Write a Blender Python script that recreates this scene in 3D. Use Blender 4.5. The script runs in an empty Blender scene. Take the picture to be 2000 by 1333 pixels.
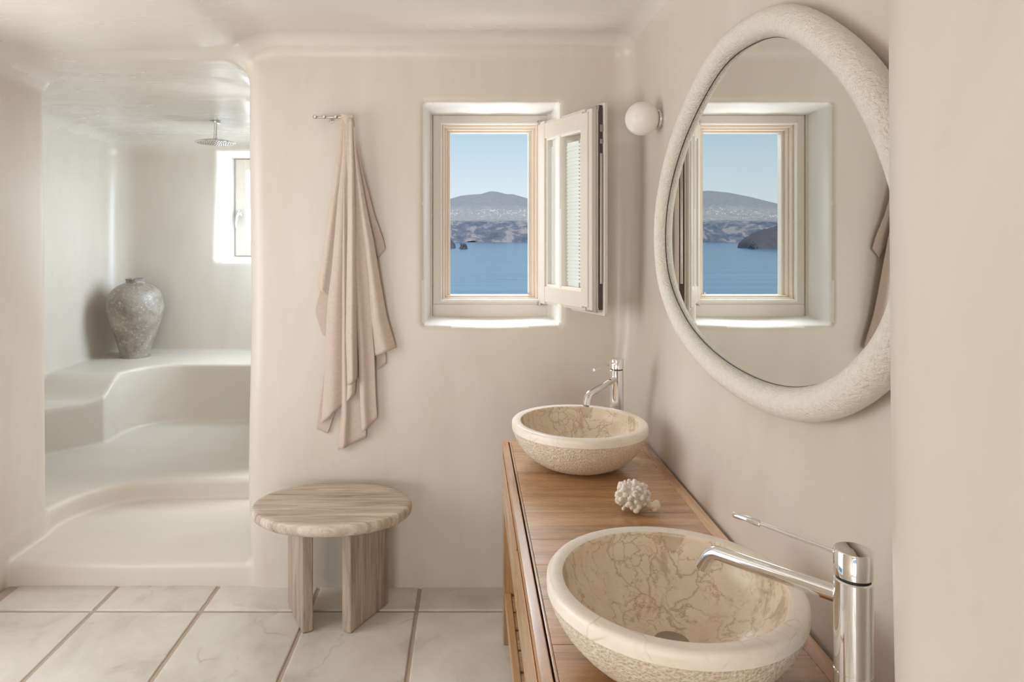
import bpy, bmesh, math, random
import numpy as np
from mathutils import Vector, Matrix, noise as mnoise

random.seed(7)
rng = np.random.default_rng(11)
S = bpy.context.scene
C = S.collection
PI = math.pi

# ------------------------------------------------------------------ camera
CAM_H = 1.6
cam_d = bpy.data.cameras.new('camera')
cam = bpy.data.objects.new('camera', cam_d)
C.objects.link(cam)
cam.location = (0, 0, CAM_H)
cam.rotation_euler = (PI / 2, 0, 0)
cam_d.sensor_fit = 'HORIZONTAL'
cam_d.sensor_width = 36.0
cam_d.lens = 24.0                       # shift lens, verticals kept upright
cam_d.shift_x = (1000 - 917) / 2000
cam_d.shift_y = -(666.5 - 462) / 2000
cam_d.clip_start = 0.02
cam_d.clip_end = 60000
S.camera = cam

# ------------------------------------------------------------------ view
vs = S.view_settings
vs.view_transform = 'Standard'
vs.look = 'None'
vs.exposure = 0.08
vs.gamma = 1.0
vs.use_curve_mapping = False
S.cycles.max_bounces = 8
S.cycles.diffuse_bounces = 5
S.cycles.glossy_bounces = 4
S.cycles.transmission_bounces = 4
S.cycles.caustics_reflective = False
S.cycles.caustics_refractive = False
S.cycles.sample_clamp_indirect = 6.0

# ------------------------------------------------------------------ sky
world = bpy.data.worlds.new('sky')
S.world = world
world.use_nodes = True
wn = world.node_tree
wn.nodes.clear()
w_tc = wn.nodes.new('ShaderNodeTexCoord')
w_sep = wn.nodes.new('ShaderNodeSeparateXYZ')
w_ramp = wn.nodes.new('ShaderNodeValToRGB')
w_bg = wn.nodes.new('ShaderNodeBackground')
w_out = wn.nodes.new('ShaderNodeOutputWorld')
wn.links.new(w_tc.outputs['Generated'], w_sep.inputs[0])
wn.links.new(w_sep.outputs['Z'], w_ramp.inputs[0])
wn.links.new(w_ramp.outputs[0], w_bg.inputs[0])
wn.links.new(w_bg.outputs[0], w_out.inputs[0])
cr = w_ramp.color_ramp
cr.elements[0].position = 0.0
cr.elements[0].color = (0.80, 0.87, 0.92, 1)
cr.elements[1].position = 1.0
cr.elements[1].color = (0.16, 0.36, 0.68, 1)
for p_, c_ in ((0.06, (0.74, 0.85, 0.92)), (0.155, (0.50, 0.70, 0.83)), (0.45, (0.30, 0.53, 0.78))):
    e = cr.elements.new(p_)
    e.color = (*c_, 1)
w_bg.inputs[1].default_value = 0.92

def add_sun(direction, strength, color, angle):
    d = bpy.data.lights.new('sun', 'SUN')
    d.energy = strength
    d.color = color
    d.angle = angle
    o = bpy.data.objects.new('sun', d)
    C.objects.link(o)
    o.rotation_euler = Vector(direction).to_track_quat('-Z', 'Y').to_euler()
    return o

def add_area(name, loc, direction, sx, sy, power, color, spread=180):
    d = bpy.data.lights.new(name, 'AREA')
    d.shape = 'RECTANGLE'
    d.size = sx
    d.size_y = sy
    d.spread = math.radians(spread)
    d.energy = power
    d.color = color
    o = bpy.data.objects.new(name, d)
    C.objects.link(o)
    o.location = loc
    o.rotation_euler = Vector(direction).to_track_quat('-Z', 'Y').to_euler()
    return o

# the sun stands high behind the house: it lights the caldera, not the room
add_sun((0.10, 0.55, -0.83), 2.5, (1.0, 0.94, 0.86), math.radians(0.6))
# daylight panel at an added door in the left wall, out of frame
add_area('left_door_fill', (-2.42, 1.75, 1.40), (1, 0.0, 0.0), 1.5, 1.55, 31, (1.0, 0.985, 0.965))
# fill light at an added door behind the camera, tilted up at the ceiling
add_area('rear_fill', (-1.25, -3.0, 0.95), (0.1, 1, 0.45), 1.4, 1.7, 52, (1.0, 0.98, 0.955))
# added panels hidden above and below the sea window, strengthening its daylight
add_area('window_upper_fill', (-0.15, 4.55, 3.20), (0, -1, -0.45), 1.9, 1.5, 150, (0.96, 0.98, 1.0))
add_area('window_lower_fill', (-0.15, 4.20, 0.15), (0, -0.75, 1), 1.9, 1.3, 62, (0.985, 0.99, 1.0))
# daylight through an added, unseen side opening and the sea window of the shower
add_area('shower_side_fill', (-1.105, 5.22, 1.62), (-1, -0.12, -0.30), 0.62, 0.95, 17, (0.72, 0.87, 1.0), 138)
add_area('shower_sea_daylight', (-1.90, 6.30, 1.86), (-0.1, -1, 0), 0.62, 0.85, 24, (0.96, 0.98, 1.0))

# ------------------------------------------------------------------ materials
class NT:
    def __init__(s, name):
        s.m = bpy.data.materials.new(name)
        s.m.use_nodes = True
        s.t = s.m.node_tree
        s.t.nodes.clear()
        s.out = s.t.nodes.new('ShaderNodeOutputMaterial')
    def n(s, typ, props=None, **ins):
        nd = s.t.nodes.new(typ)
        for k, v in (props or {}).items():
            setattr(nd, k, v)
        for k, v in ins.items():
            k2 = int(k[1:]) if k[0] == '_' and k[1:].isdigit() else k.replace('_', ' ')
            s.set(nd, k2, v)
        return nd
    def set(s, nd, k, v):
        i = nd.inputs[k]
        if isinstance(v, bpy.types.NodeSocket):
            s.t.links.new(v, i)
        elif isinstance(v, bpy.types.Node):
            s.t.links.new(v.outputs[0], i)
        else:
            i.default_value = v
    def coord(s, kind='Object', scale=(1, 1, 1), rot=(0, 0, 0), loc=(0, 0, 0)):
        tc = s.n('ShaderNodeTexCoord')
        mp = s.n('ShaderNodeMapping')
        s.t.links.new(tc.outputs[kind], mp.inputs[0])
        mp.inputs['Scale'].default_value = scale
        mp.inputs['Rotation'].default_value = rot
        mp.inputs['Location'].default_value = loc
        return mp.outputs[0]
    def noise(s, vec, scale, detail=4.0, rough=0.55, dist=0.0):
        nd = s.n('ShaderNodeTexNoise', None, Vector=vec, Scale=scale, Detail=detail, Roughness=rough, Distortion=dist)
        return nd.outputs['Fac']
    def ramp(s, fac, stops, interp='LINEAR'):
        nd = s.n('ShaderNodeValToRGB')
        s.set(nd, 0, fac)
        r = nd.color_ramp
        r.interpolation = interp
        while len(r.elements) < len(stops):
            r.elements.new(0.5)
        for el, (p, c) in zip(r.elements, stops):
            el.position = p
            el.color = (*c, 1) if not isinstance(c, (int, float)) else (c, c, c, 1)
        return nd.outputs[0]
    def mix(s, fac, a, b, mode='MIX'):
        nd = s.n('ShaderNodeMix', {'data_type': 'RGBA', 'blend_type': mode})
        for idx, v in ((0, fac), (6, a), (7, b)):
            i = nd.inputs[idx]
            if isinstance(v, bpy.types.NodeSocket):
                s.t.links.new(v, i)
            elif idx == 0:
                i.default_value = v
            else:
                i.default_value = (*v, 1) if len(v) == 3 else v
        return nd.outputs[2]
    def math(s, op, a, b=0.0):
        nd = s.n('ShaderNodeMath', {'operation': op})
        s.set(nd, 0, a)
        s.set(nd, 1, b)
        return nd.outputs[0]
    def bump(s, h, strength, dist, normal=None):
        nd = s.n('ShaderNodeBump', None, Strength=strength, Distance=dist)
        s.set(nd, 'Height', h)
        if normal is not None:
            s.set(nd, 'Normal', normal)
        return nd.outputs[0]
    def bsdf(s, col, rough=0.5, normal=None, **kw):
        b = s.n('ShaderNodeBsdfPrincipled')
        s.set(b, 'Base Color', col if isinstance(col, bpy.types.NodeSocket) else (*col, 1))
        s.set(b, 'Roughness', rough)
        if normal is not None:
            s.set(b, 'Normal', normal)
        for k, v in kw.items():
            s.set(b, k.replace('_', ' '), v)
        s.t.links.new(b.outputs[0], s.out.inputs[0])
        return s.m

def plaster(name, c0, c1, rough, streak, spec=0.5, bmp=0.10):
    t = NT(name)
    v = t.coord('Object', streak)
    n1 = t.noise(v, 2.0, 3, 0.6, 0.4)
    n2 = t.noise(t.coord('Object'), 1.1, 1, 0.5)
    f = t.math('ADD', t.math('MULTIPLY', n1, 0.5), t.math('MULTIPLY', n2, 0.5))
    col = t.ramp(f, [(0.36, c0), (0.64, c1)])
    spots = t.ramp(t.noise(t.coord('Object', (1, 1, 1.4)), 14.0, 2, 0.6), [(0.64, 0.0), (0.78, 1.0)])
    col = t.mix(t.math('MULTIPLY', spots, 0.10), col, tuple(q * 0.72 for q in c0))
    r = t.ramp(n1, [(0.3, rough - 0.05), (0.7, rough + 0.07)])
    h = n1
    return t.bsdf(col, r, t.bump(h, bmp, 0.02), Specular_IOR_Level=spec)

M = {}
M['plaster'] = plaster('wall_plaster', (0.65, 0.585, 0.51), (0.72, 0.66, 0.585), 0.33, (2.6, 2.6, 0.7))
M['plaster_ceiling'] = plaster('ceiling_plaster', (0.70, 0.65, 0.59), (0.75, 0.705, 0.65), 0.26, (0.35, 1.6, 1.0), 0.6, 0.005)
M['plaster_step'] = plaster('step_plaster', (0.68, 0.62, 0.545), (0.74, 0.685, 0.61), 0.36, (1.0, 3.0, 2.0))
M['reveal'] = plaster('daylit_reveal_plaster', (0.84, 0.82, 0.79), (0.88, 0.865, 0.84), 0.5, (2, 2, 1))  # wall plaster lightened, putting the daylit glow of the reveals into the colour

def m_simple(name, col, rough, bump=0.0, bscale=60.0, **kw):
    t = NT(name)
    nrm = None
    n = t.noise(t.coord('Object'), bscale, 4, 0.6)
    if bump:
        nrm = t.bump(n, bump, 0.002)
    c = t.mix(n, tuple(q * 0.94 for q in col), tuple(min(1, q * 1.06) for q in col))
    return t.bsdf(c, rough, nrm, **kw)

M['paint'] = m_simple('greige_window_paint', (0.72, 0.66, 0.58), 0.38, 0.05, 90)
M['paint_white'] = m_simple('white_sash_paint', (0.84, 0.80, 0.74), 0.35, 0.05, 90)
M['paint_warm'] = m_simple('warm_inner_frame_paint', (0.80, 0.69, 0.57), 0.4, 0.05, 90)
M['gasket'] = m_simple('dark_weathered_gasket', (0.085, 0.06, 0.045), 0.7, 0.5, 120)
M['blind'] = m_simple('white_blind', (0.90, 0.92, 0.92), 0.4)
M['chrome'] = m_simple('polished_chrome', (0.86, 0.86, 0.86), 0.05, 0, 40, Metallic=1.0)
M['steel'] = m_simple('brushed_nickel', (0.58, 0.53, 0.47), 0.28, 0.05, 200, Metallic=1.0)
M['drain'] = m_simple('dull_drain_metal', (0.36, 0.32, 0.27), 0.42, 0, 40, Metallic=0.8)
M['black'] = m_simple('black_rubber_seal', (0.015, 0.014, 0.013), 0.6)
M['opal'] = m_simple('opal_white_glass', (0.80, 0.765, 0.71), 0.32, 0, 20, Subsurface_Weight=0.15)
M['coral'] = m_simple('bleached_coral', (0.86, 0.80, 0.71), 0.75, 0.6, 260)

def m_mirror():
    t = NT('mirror_silver')
    n = t.noise(t.coord('Object'), 2.0, 2)
    return t.bsdf(t.mix(n, (0.78, 0.80, 0.78), (0.80, 0.815, 0.795)), 0.0, None, Metallic=1.0)
M['mirror'] = m_mirror()

def m_glass():
    t = NT('clear_window_glass')
    lw = t.n('ShaderNodeLayerWeight', None, Blend=0.12)
    g = t.n('ShaderNodeBsdfGlossy', None, Roughness=0.01)
    tr = t.n('ShaderNodeBsdfTransparent')
    tr.inputs[0].default_value = (0.98, 0.99, 0.985, 1)
    mx = t.n('ShaderNodeMixShader')
    t.set(mx, 0, t.math('MULTIPLY', lw.outputs['Fresnel'], 0.4))
    t.t.links.new(tr.outputs[0], mx.inputs[1])
    t.t.links.new(g.outputs[0], mx.inputs[2])
    t.t.links.new(mx.outputs[0], t.out.inputs[0])
    return t.m
M['glass'] = m_glass()

def m_overexposed_pane():  # translucent white puts the overexposed daylight into the pane itself
    t = NT('overexposed_shower_glass')
    n = t.noise(t.coord('Object'), 80, 2)
    tl = t.n('ShaderNodeBsdfTranslucent')
    t.set(tl, 0, t.mix(n, (0.90, 0.93, 0.94), (0.95, 0.97, 0.98)))
    g = t.n('ShaderNodeBsdfGlossy', None, Roughness=0.15)
    mx = t.n('ShaderNodeMixShader')
    mx.inputs[0].default_value = 0.06
    t.t.links.new(tl.outputs[0], mx.inputs[1])
    t.t.links.new(g.outputs[0], mx.inputs[2])
    t.t.links.new(mx.outputs[0], t.out.inputs[0])
    return t.m
M['overexposed_pane'] = m_overexposed_pane()
def m_frame_stucco():
    t = NT('mirror_frame_stucco')
    v = t.coord('Object')
    n = t.noise(v, 170, 3, 0.6)
    n2 = t.noise(v, 60, 3, 0.5)
    h = t.math('ADD', n, t.math('MULTIPLY', n2, 0.5))
    col = t.ramp(n2, [(0.3, (0.82, 0.765, 0.67)), (0.7, (0.88, 0.83, 0.745))])
    return t.bsdf(col, 0.55, t.bump(h, 0.8, 0.008))
M['stucco'] = m_frame_stucco()

def m_tile():
    t = NT('tumbled_marble_tile')
    oi = t.n('ShaderNodeObjectInfo')
    v0 = t.coord('Object')
    off = t.n('ShaderNodeVectorMath', {'operation': 'ADD'})
    t.set(off, 0, v0)
    cmb = t.n('ShaderNodeCombineXYZ')
    k = t.math('MULTIPLY', oi.outputs['Random'], 37.0)
    for i in range(3):
        t.set(cmb, i, k)
    t.set(off, 1, cmb.outputs[0])
    v = off.outputs[0]
    cloud = t.noise(v, 3.2, 6, 0.62, 0.8)
    fine = t.noise(v, 22, 4, 0.6)
    col = t.ramp(cloud, [(0.28, (0.52, 0.475, 0.42)), (0.45, (0.68, 0.63, 0.565)), (0.75, (0.81, 0.765, 0.70))])
    col = t.mix(t.math('MULTIPLY', fine, 0.25), col, (0.55, 0.49, 0.41))
    # thin veins
    wv = t.n('ShaderNodeVectorMath', {'operation': 'ADD'})
    dn = t.n('ShaderNodeTexNoise', None, Vector=v, Scale=5.0, Detail=5.0)
    t.set(wv, 0, v)
    sc = t.n('ShaderNodeVectorMath', {'operation': 'SCALE'})
    t.t.links.new(dn.outputs['Color'], sc.inputs[0])
    sc.inputs['Scale'].default_value = 0.35
    t.set(wv, 1, sc.outputs[0])
    vo = t.n('ShaderNodeTexVoronoi', {'feature': 'DISTANCE_TO_EDGE'}, Scale=2.6)
    t.set(vo, 'Vector', wv.outputs[0])
    vein = t.ramp(vo.outputs[0], [(0.0, 1.0), (0.03, 0.0)])
    vein = t.math('MULTIPLY', vein, t.ramp(t.noise(v, 4.0, 3), [(0.52, 0.0), (0.66, 0.55)]))
    col = t.mix(vein, col, (0.33, 0.28, 0.23))
    tint = t.math('ADD', t.math('MULTIPLY', oi.outputs['Random'], 0.12), 0.91)
    hsv = t.n('ShaderNodeHueSaturation', None)
    t.set(hsv, 'Value', tint)
    t.set(hsv, 'Color', col)
    h = t.math('ADD', t.math('MULTIPLY', cloud, 0.7), t.math('MULTIPLY', fine, 0.3))
    return t.bsdf(hsv.outputs[0], t.ramp(fine, [(0.3, 0.28), (0.7, 0.42)]), t.bump(h, 0.25, 0.006))
M['tile'] = m_tile()
M['grout'] = m_simple('taupe_grout', (0.46, 0.375, 0.29), 0.85, 0.5, 70)

def m_travertine():
    t = NT('silver_travertine')
    v = t.coord('Object', (0.7, 11.0, 3.0), (0, 0, math.radians(8)))
    band = t.noise(v, 3.0, 7, 0.68, 0.9)
    fine = t.noise(t.coord('Object', (1.5, 24, 1.5), (0, 0, math.radians(8))), 5, 5, 0.7, 0.4)
    grit = t.noise(t.coord('Object'), 120, 3, 0.7)
    f = t.math('ADD', t.math('MULTIPLY', band, 0.62), t.math('MULTIPLY', fine, 0.38))
    col = t.ramp(f, [(0.34, (0.25, 0.19, 0.14)), (0.44, (0.46, 0.37, 0.285)), (0.53, (0.58, 0.49, 0.395)), (0.66, (0.76, 0.68, 0.58))])
    pits = t.ramp(grit, [(0.30, 1.0), (0.40, 0.0)])
    col = t.mix(t.math('MULTIPLY', pits, 0.5), col, (0.20, 0.15, 0.11))
    return t.bsdf(col, 0.48, t.bump(t.math('SUBTRACT', f, t.math('MULTIPLY', pits, 0.15)), 0.3, 0.01))
M['travertine'] = m_travertine()
def m_travertine_leg():
    t = NT('silver_travertine_upright')
    v = t.coord('Object', (7.0, 7.0, 0.5))
    band = t.noise(v, 3.0, 7, 0.68, 0.6)
    fine = t.noise(t.coord('Object', (26, 26, 1.2)), 4, 5, 0.7, 0.3)
    grit = t.noise(t.coord('Object'), 120, 3, 0.7)
    f = t.math('ADD', t.math('MULTIPLY', band, 0.6), t.math('MULTIPLY', fine, 0.4))
    col = t.ramp(f, [(0.33, (0.17, 0.13, 0.095)), (0.44, (0.33, 0.26, 0.195)), (0.54, (0.46, 0.375, 0.295)), (0.68, (0.64, 0.56, 0.46))])
    pits = t.ramp(grit, [(0.30, 1.0), (0.40, 0.0)])
    col = t.mix(t.math('MULTIPLY', pits, 0.5), col, (0.20, 0.15, 0.11))
    return t.bsdf(col, 0.5, t.bump(f, 0.3, 0.01))
M['travertine_leg'] = m_travertine_leg()

def m_teak(name, along, rnd=True, dark=1.0):
    t = NT(name)
    sc = {'x': (0.7, 7, 7), 'y': (7, 0.7, 7), 'z': (7, 7, 0.7)}[along]
    sc2 = {'x': (2, 120, 120), 'y': (120, 2, 120), 'z': (120, 120, 2)}[along]
    oi = t.n('ShaderNodeObjectInfo')
    v0 = t.coord('Object', sc)
    off = t.n('ShaderNodeVectorMath', {'operation': 'ADD'})
    cmb = t.n('ShaderNodeCombineXYZ')
    k = t.math('MULTIPLY', oi.outputs['Random'], 53.0)
    for i in range(3):
        t.set(cmb, i, k)
    t.set(off, 0, v0)
    t.set(off, 1, cmb.outputs[0])
    g = t.noise(off.outputs[0], 1.6, 6, 0.6, 1.1)
    f = t.noise(t.coord('Object', sc2), 1.0, 4, 0.6)
    a = t.math('ADD', t.math('MULTIPLY', g, 0.90), t.math('MULTIPLY', f, 0.10))
    d = dark
    col = t.ramp(a, [(0.30, (0.24 * d, 0.115 * d, 0.045 * d)), (0.44, (0.41 * d, 0.215 * d, 0.090 * d)), (0.56, (0.53 * d, 0.295 * d, 0.135 * d)), (0.72, (0.67 * d, 0.44 * d, 0.235 * d))])
    hsv = t.n('ShaderNodeHueSaturation')
    t.set(hsv, 'Value', t.math('ADD', t.math('MULTIPLY', oi.outputs['Random'], 0.16), 0.94))
    t.set(hsv, 'Color', col)
    return t.bsdf(hsv.outputs[0], t.ramp(f, [(0.3, 0.24), (0.7, 0.32)]), t.bump(a, 0.04, 0.003), Specular_IOR_Level=0.8, Coat_Weight=0.4, Coat_Roughness=0.14)
M['teak_x'] = m_teak('oiled_teak_across', 'x')
M['teak_y'] = m_teak('oiled_teak_along', 'y')
M['teak_z'] = m_teak('oiled_teak_upright', 'z', True, 0.8)

def m_basin_in():
    t = NT('polished_cream_marble')
    v = t.coord('Object')
    dn = t.n('ShaderNodeTexNoise', None, Vector=v, Scale=9.0, Detail=6.0, Roughness=0.62)
    sc = t.n('ShaderNodeVectorMath', {'operation': 'SCALE'})
    t.t.links.new(dn.outputs['Color'], sc.inputs[0])
    sc.inputs['Scale'].default_value = 0.14
    wv = t.n('ShaderNodeVectorMath', {'operation': 'ADD'})
    t.set(wv, 0, v)
    t.set(wv, 1, sc.outputs[0])
    veins = None
    for scale, wid, lo in ((9.0, 0.020, 0.40), (19.0, 0.024, 0.44), (34.0, 0.03, 0.52)):
        vo = t.n('ShaderNodeTexVoronoi', {'feature': 'DISTANCE_TO_EDGE'}, Scale=scale)
        t.set(vo, 'Vector', wv.outputs[0])
        e = t.ramp(vo.outputs[0], [(0.0, 1.0), (wid, 0.25), (wid * 2.6, 0.0)])
        e = t.math('MULTIPLY', e, t.ramp(t.noise(v, scale * 0.9, 3), [(lo, 0.0), (lo + 0.12, 1.0)]))
        veins = e if veins is None else t.math('MAXIMUM', veins, e)
    cloud = t.noise(v, 9, 5, 0.6, 0.6)
    col = t.ramp(cloud, [(0.3, (0.76, 0.62, 0.455)), (0.52, (0.84, 0.715, 0.555)), (0.75, (0.89, 0.80, 0.67))])
    blot = t.ramp(t.noise(t.coord('Object', (1, 1, 0.6), (0, 0, 0), (0.31, 0.2, 0.1)), 6.5, 6, 0.7, 0.8), [(0.52, 0.0), (0.58, 0.72)])
    col = t.mix(blot, col, (0.54, 0.40, 0.27))
    col = t.mix(t.math('MULTIPLY', veins, 0.7), col, (0.42, 0.26, 0.125))
    return t.bsdf(col, 0.30, t.bump(cloud, 0.05, 0.004))
M['basin_in'] = m_basin_in()
def m_basin_rim():
    t = NT('honed_cream_marble_rim')
    v = t.coord('Object')
    cloud = t.noise(v, 16, 5, 0.6, 0.8)
    col = t.ramp(cloud, [(0.3, (0.84, 0.75, 0.63)), (0.6, (0.89, 0.82, 0.72)), (0.8, (0.92, 0.87, 0.79))])
    vo = t.n('ShaderNodeTexVoronoi', {'feature': 'DISTANCE_TO_EDGE'}, Scale=22.0)
    t.set(vo, 'Vector', v)
    e = t.math('MULTIPLY', t.ramp(vo.outputs[0], [(0.0, 1.0), (0.04, 0.0)]), t.ramp(t.noise(v, 12, 3), [(0.5, 0.0), (0.62, 0.5)]))
    col = t.mix(e, col, (0.52, 0.37, 0.22))
    return t.bsdf(col, 0.38, t.bump(cloud, 0.08, 0.004))
M['basin_rim'] = m_basin_rim()
def m_basin_out():
    t = NT('bush_hammered_cream_stone')
    v = t.coord('Object')
    n1 = t.noise(v, 170, 3, 0.7)
    vo = t.n('ShaderNodeTexVoronoi', {'feature': 'SMOOTH_F1'}, Scale=190.0)
    t.set(vo, 'Vector', v)
    h = t.math('ADD', n1, t.math('MULTIPLY', vo.outputs[0], 0.8))
    col = t.ramp(h, [(0.50, (0.60, 0.48, 0.345)), (0.8, (0.75, 0.635, 0.49)), (1.15, (0.84, 0.745, 0.62))])
    return t.bsdf(col, 0.7, t.bump(h, 0.9, 0.004))
M['basin_out'] = m_basin_out()

def m_linen():
    t = NT('rose_beige_linen')
    v = t.coord('Object')
    wx = t.n('ShaderNodeTexWave', {'wave_type': 'BANDS', 'bands_direction': 'Z'}, Vector=v, Scale=260.0, Distortion=1.5, Detail=2.0)
    wz = t.n('ShaderNodeTexWave', {'wave_type': 'BANDS', 'bands_direction': 'X'}, Vector=v, Scale=260.0, Distortion=1.5, Detail=2.0)
    h = t.math('ADD', wx.outputs['Fac'], wz.outputs['Fac'])
    n = t.noise(t.coord('Object', (1, 1, 1.5)), 60, 4, 0.6)
    col = t.ramp(n, [(0.3, (0.58, 0.475, 0.40)), (0.7, (0.64, 0.535, 0.455))])
    return t.bsdf(col, 0.85, t.bump(h, 0.12, 0.0008), Sheen_Weight=0.35, Sheen_Roughness=0.4)
M['linen'] = m_linen()

def m_vase():
    t = NT('mottled_grey_stoneware')
    v = t.coord('Object')
    n = t.noise(v, 7, 6, 0.7, 0.4)
    sp = t.noise(v, 46, 4, 0.7)
    col = t.ramp(n, [(0.3, (0.20, 0.165, 0.135)), (0.55, (0.34, 0.295, 0.25)), (0.75, (0.44, 0.40, 0.35))])
    w = t.ramp(sp, [(0.56, 0.0), (0.68, 0.75)])
    col = t.mix(w, col, (0.66, 0.61, 0.55))
    dk = t.ramp(t.noise(v, 80, 3, 0.6), [(0.30, 0.55), (0.40, 0.0)])
    col = t.mix(dk, col, (0.13, 0.105, 0.085))
    return t.bsdf(col, 0.42, t.bump(sp, 0.5, 0.006))
M['vase'] = m_vase()

def m_hill():
    t = NT('hazed_island_rock_and_scrub')  # rock and scrub tones muted to grey-blue, distance haze put into the colour
    geo = t.n('ShaderNodeNewGeometry')
    sp = t.n('ShaderNodeSeparateXYZ')
    t.set(sp, 0, geo.outputs['Position'])
    mp = t.coord('Object', (0.001, 0.001, 0.0016))
    n = t.noise(mp, 5.0, 8, 0.66, 0.6)
    n2 = t.noise(t.coord('Object', (0.001, 0.001, 0.003)), 14, 6, 0.65)
    rock = t.ramp(n, [(0.36, (0.115, 0.135, 0.175)), (0.52, (0.18, 0.19, 0.225)), (0.58, (0.34, 0.295, 0.295)), (0.72, (0.42, 0.36, 0.345))])
    upper = t.ramp(n2, [(0.3, (0.29, 0.28, 0.285)), (0.7, (0.37, 0.35, 0.345))])
    mid = t.ramp(n2, [(0.3, (0.32, 0.30, 0.30)), (0.55, (0.42, 0.38, 0.36)), (0.7, (0.60, 0.54, 0.50))])
    zz = t.math('ADD', sp.outputs['Z'], t.math('MULTIPLY', t.math('SUBTRACT', n, 0.5), 160.0))
    f1 = t.ramp(t.math('DIVIDE', zz, 1000.0), [(0.17, 0.0), (0.23, 1.0)])
    f2 = t.ramp(t.math('DIVIDE', zz, 1000.0), [(0.40, 0.0), (0.50, 1.0)])
    col = t.mix(f1, rock, mid)
    col = t.mix(f2, col, upper)
    return t.bsdf(col, 0.95, None, Specular_IOR_Level=0.1)
M['hill'] = m_hill()
M['rock'] = m_simple('dark_sea_rock', (0.125, 0.11, 0.12), 0.9, 0, 0.02)
M['house'] = m_simple('lime_washed_village', (0.85, 0.83, 0.80), 0.8)

def m_sea():
    t = NT('caldera_sea')
    v = t.coord('Object', (0.0012, 0.02, 1))
    n = t.noise(v, 1.0, 6, 0.6, 0.5)
    v2 = t.coord('Object', (0.02, 0.05, 1))
    n2 = t.noise(v2, 1.0, 5, 0.6)
    col = t.ramp(n, [(0.40, (0.025, 0.14, 0.265)), (0.62, (0.075, 0.235, 0.365))])
    return t.bsdf(col, 0.20, t.bump(t.math('ADD', n2, n), 0.25, 3.0), Specular_IOR_Level=0.5)
M['sea'] = m_sea()

# ------------------------------------------------------------------ helpers
def link(o, parent=None):
    C.objects.link(o)
    if parent is not None:
        o.parent = parent
    return o

def mesh_obj(name, verts, faces, mat, parent=None, loc=(0, 0, 0), smooth=True, rot=None, mats=None, mat_idx=None, angle=None):
    me = bpy.data.meshes.new(name)
    me.from_pydata([tuple(v) for v in verts], [], [tuple(int(i) for i in f) for f in faces])
    for m_ in (mats or [mat]):
        me.materials.append(M[m_] if isinstance(m_, str) else m_)
    if mat_idx is not None:
        me.polygons.foreach_set('material_index', mat_idx)
    me.polygons.foreach_set('use_smooth', [smooth] * len(me.polygons))
    if smooth and angle is not None:
        me.set_sharp_from_angle(angle=math.radians(angle))
    me.update()
    o = bpy.data.objects.new(name, me)
    o.location = loc
    if rot is not None:
        o.rotation_euler = rot
    return link(o, parent)

def bm_obj(name, bm, mat, parent=None, loc=(0, 0, 0), smooth=False, rot=None, angle=35):
    me = bpy.data.meshes.new(name)
    bmesh.ops.recalc_face_normals(bm, faces=bm.faces[:])
    bm.to_mesh(me)
    bm.free()
    me.materials.append(M[mat] if isinstance(mat, str) else mat)
    me.polygons.foreach_set('use_smooth', [smooth] * len(me.polygons))
    if smooth:
        me.set_sharp_from_angle(angle=math.radians(angle))
    o = bpy.data.objects.new(name, me)
    o.location = loc
    if rot is not None:
        o.rotation_euler = rot
    return link(o, parent)

def add_box(bm, x0, x1, y0, y1, z0, z1, bev=0.0, seg=2):
    r = bmesh.ops.create_cube(bm, size=1.0)
    vs_ = r['verts']
    for v in vs_:
        v.co.x = x0 if v.co.x < 0 else x1
        v.co.y = y0 if v.co.y < 0 else y1
        v.co.z = z0 if v.co.z < 0 else z1
    if bev:
        ed = list({e for v in vs_ for e in v.link_edges})
        bmesh.ops.bevel(bm, geom=ed, offset=bev, segments=seg, affect='EDGES', profile=0.5, clamp_overlap=True)

def box(name, ext, mat, parent=None, bev=0.002, loc=(0, 0, 0), rot=None, seg=2):
    bm = bmesh.new()
    add_box(bm, *ext, bev=bev, seg=seg)
    o = bm_obj(name, bm, mat, parent, loc, smooth=bool(bev), rot=rot, angle=120)
    return wn(o) if bev else o

def wn(o):
    md = o.modifiers.new('weighted_normal', 'WEIGHTED_NORMAL')
    md.keep_sharp = False
    md.weight = 80
    return o

def lathe(profile, n=64, closed=False):
    """profile: list of (r,z) -> verts, faces around z"""
    pr = np.array(profile, float)
    a = np.linspace(0, 2 * PI, n, endpoint=False)
    V = np.stack([pr[:, 0:1] * np.cos(a), pr[:, 0:1] * np.sin(a), np.repeat(pr[:, 1:2], n, 1)], -1)
    F = []
    m = len(pr)
    for i in range(m - 1):
        for j in range(n):
            k = (j + 1) % n
            F.append((i * n + j, i * n + k, (i + 1) * n + k, (i + 1) * n + j))
    return V.reshape(-1, 3), F

def lathe_obj(name, profile, mat, parent=None, loc=(0, 0, 0), n=64, rot=None, angle=40):
    V, F = lathe(profile, n)
    return mesh_obj(name, V, F, mat, parent, loc, True, rot, angle=angle)

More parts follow.
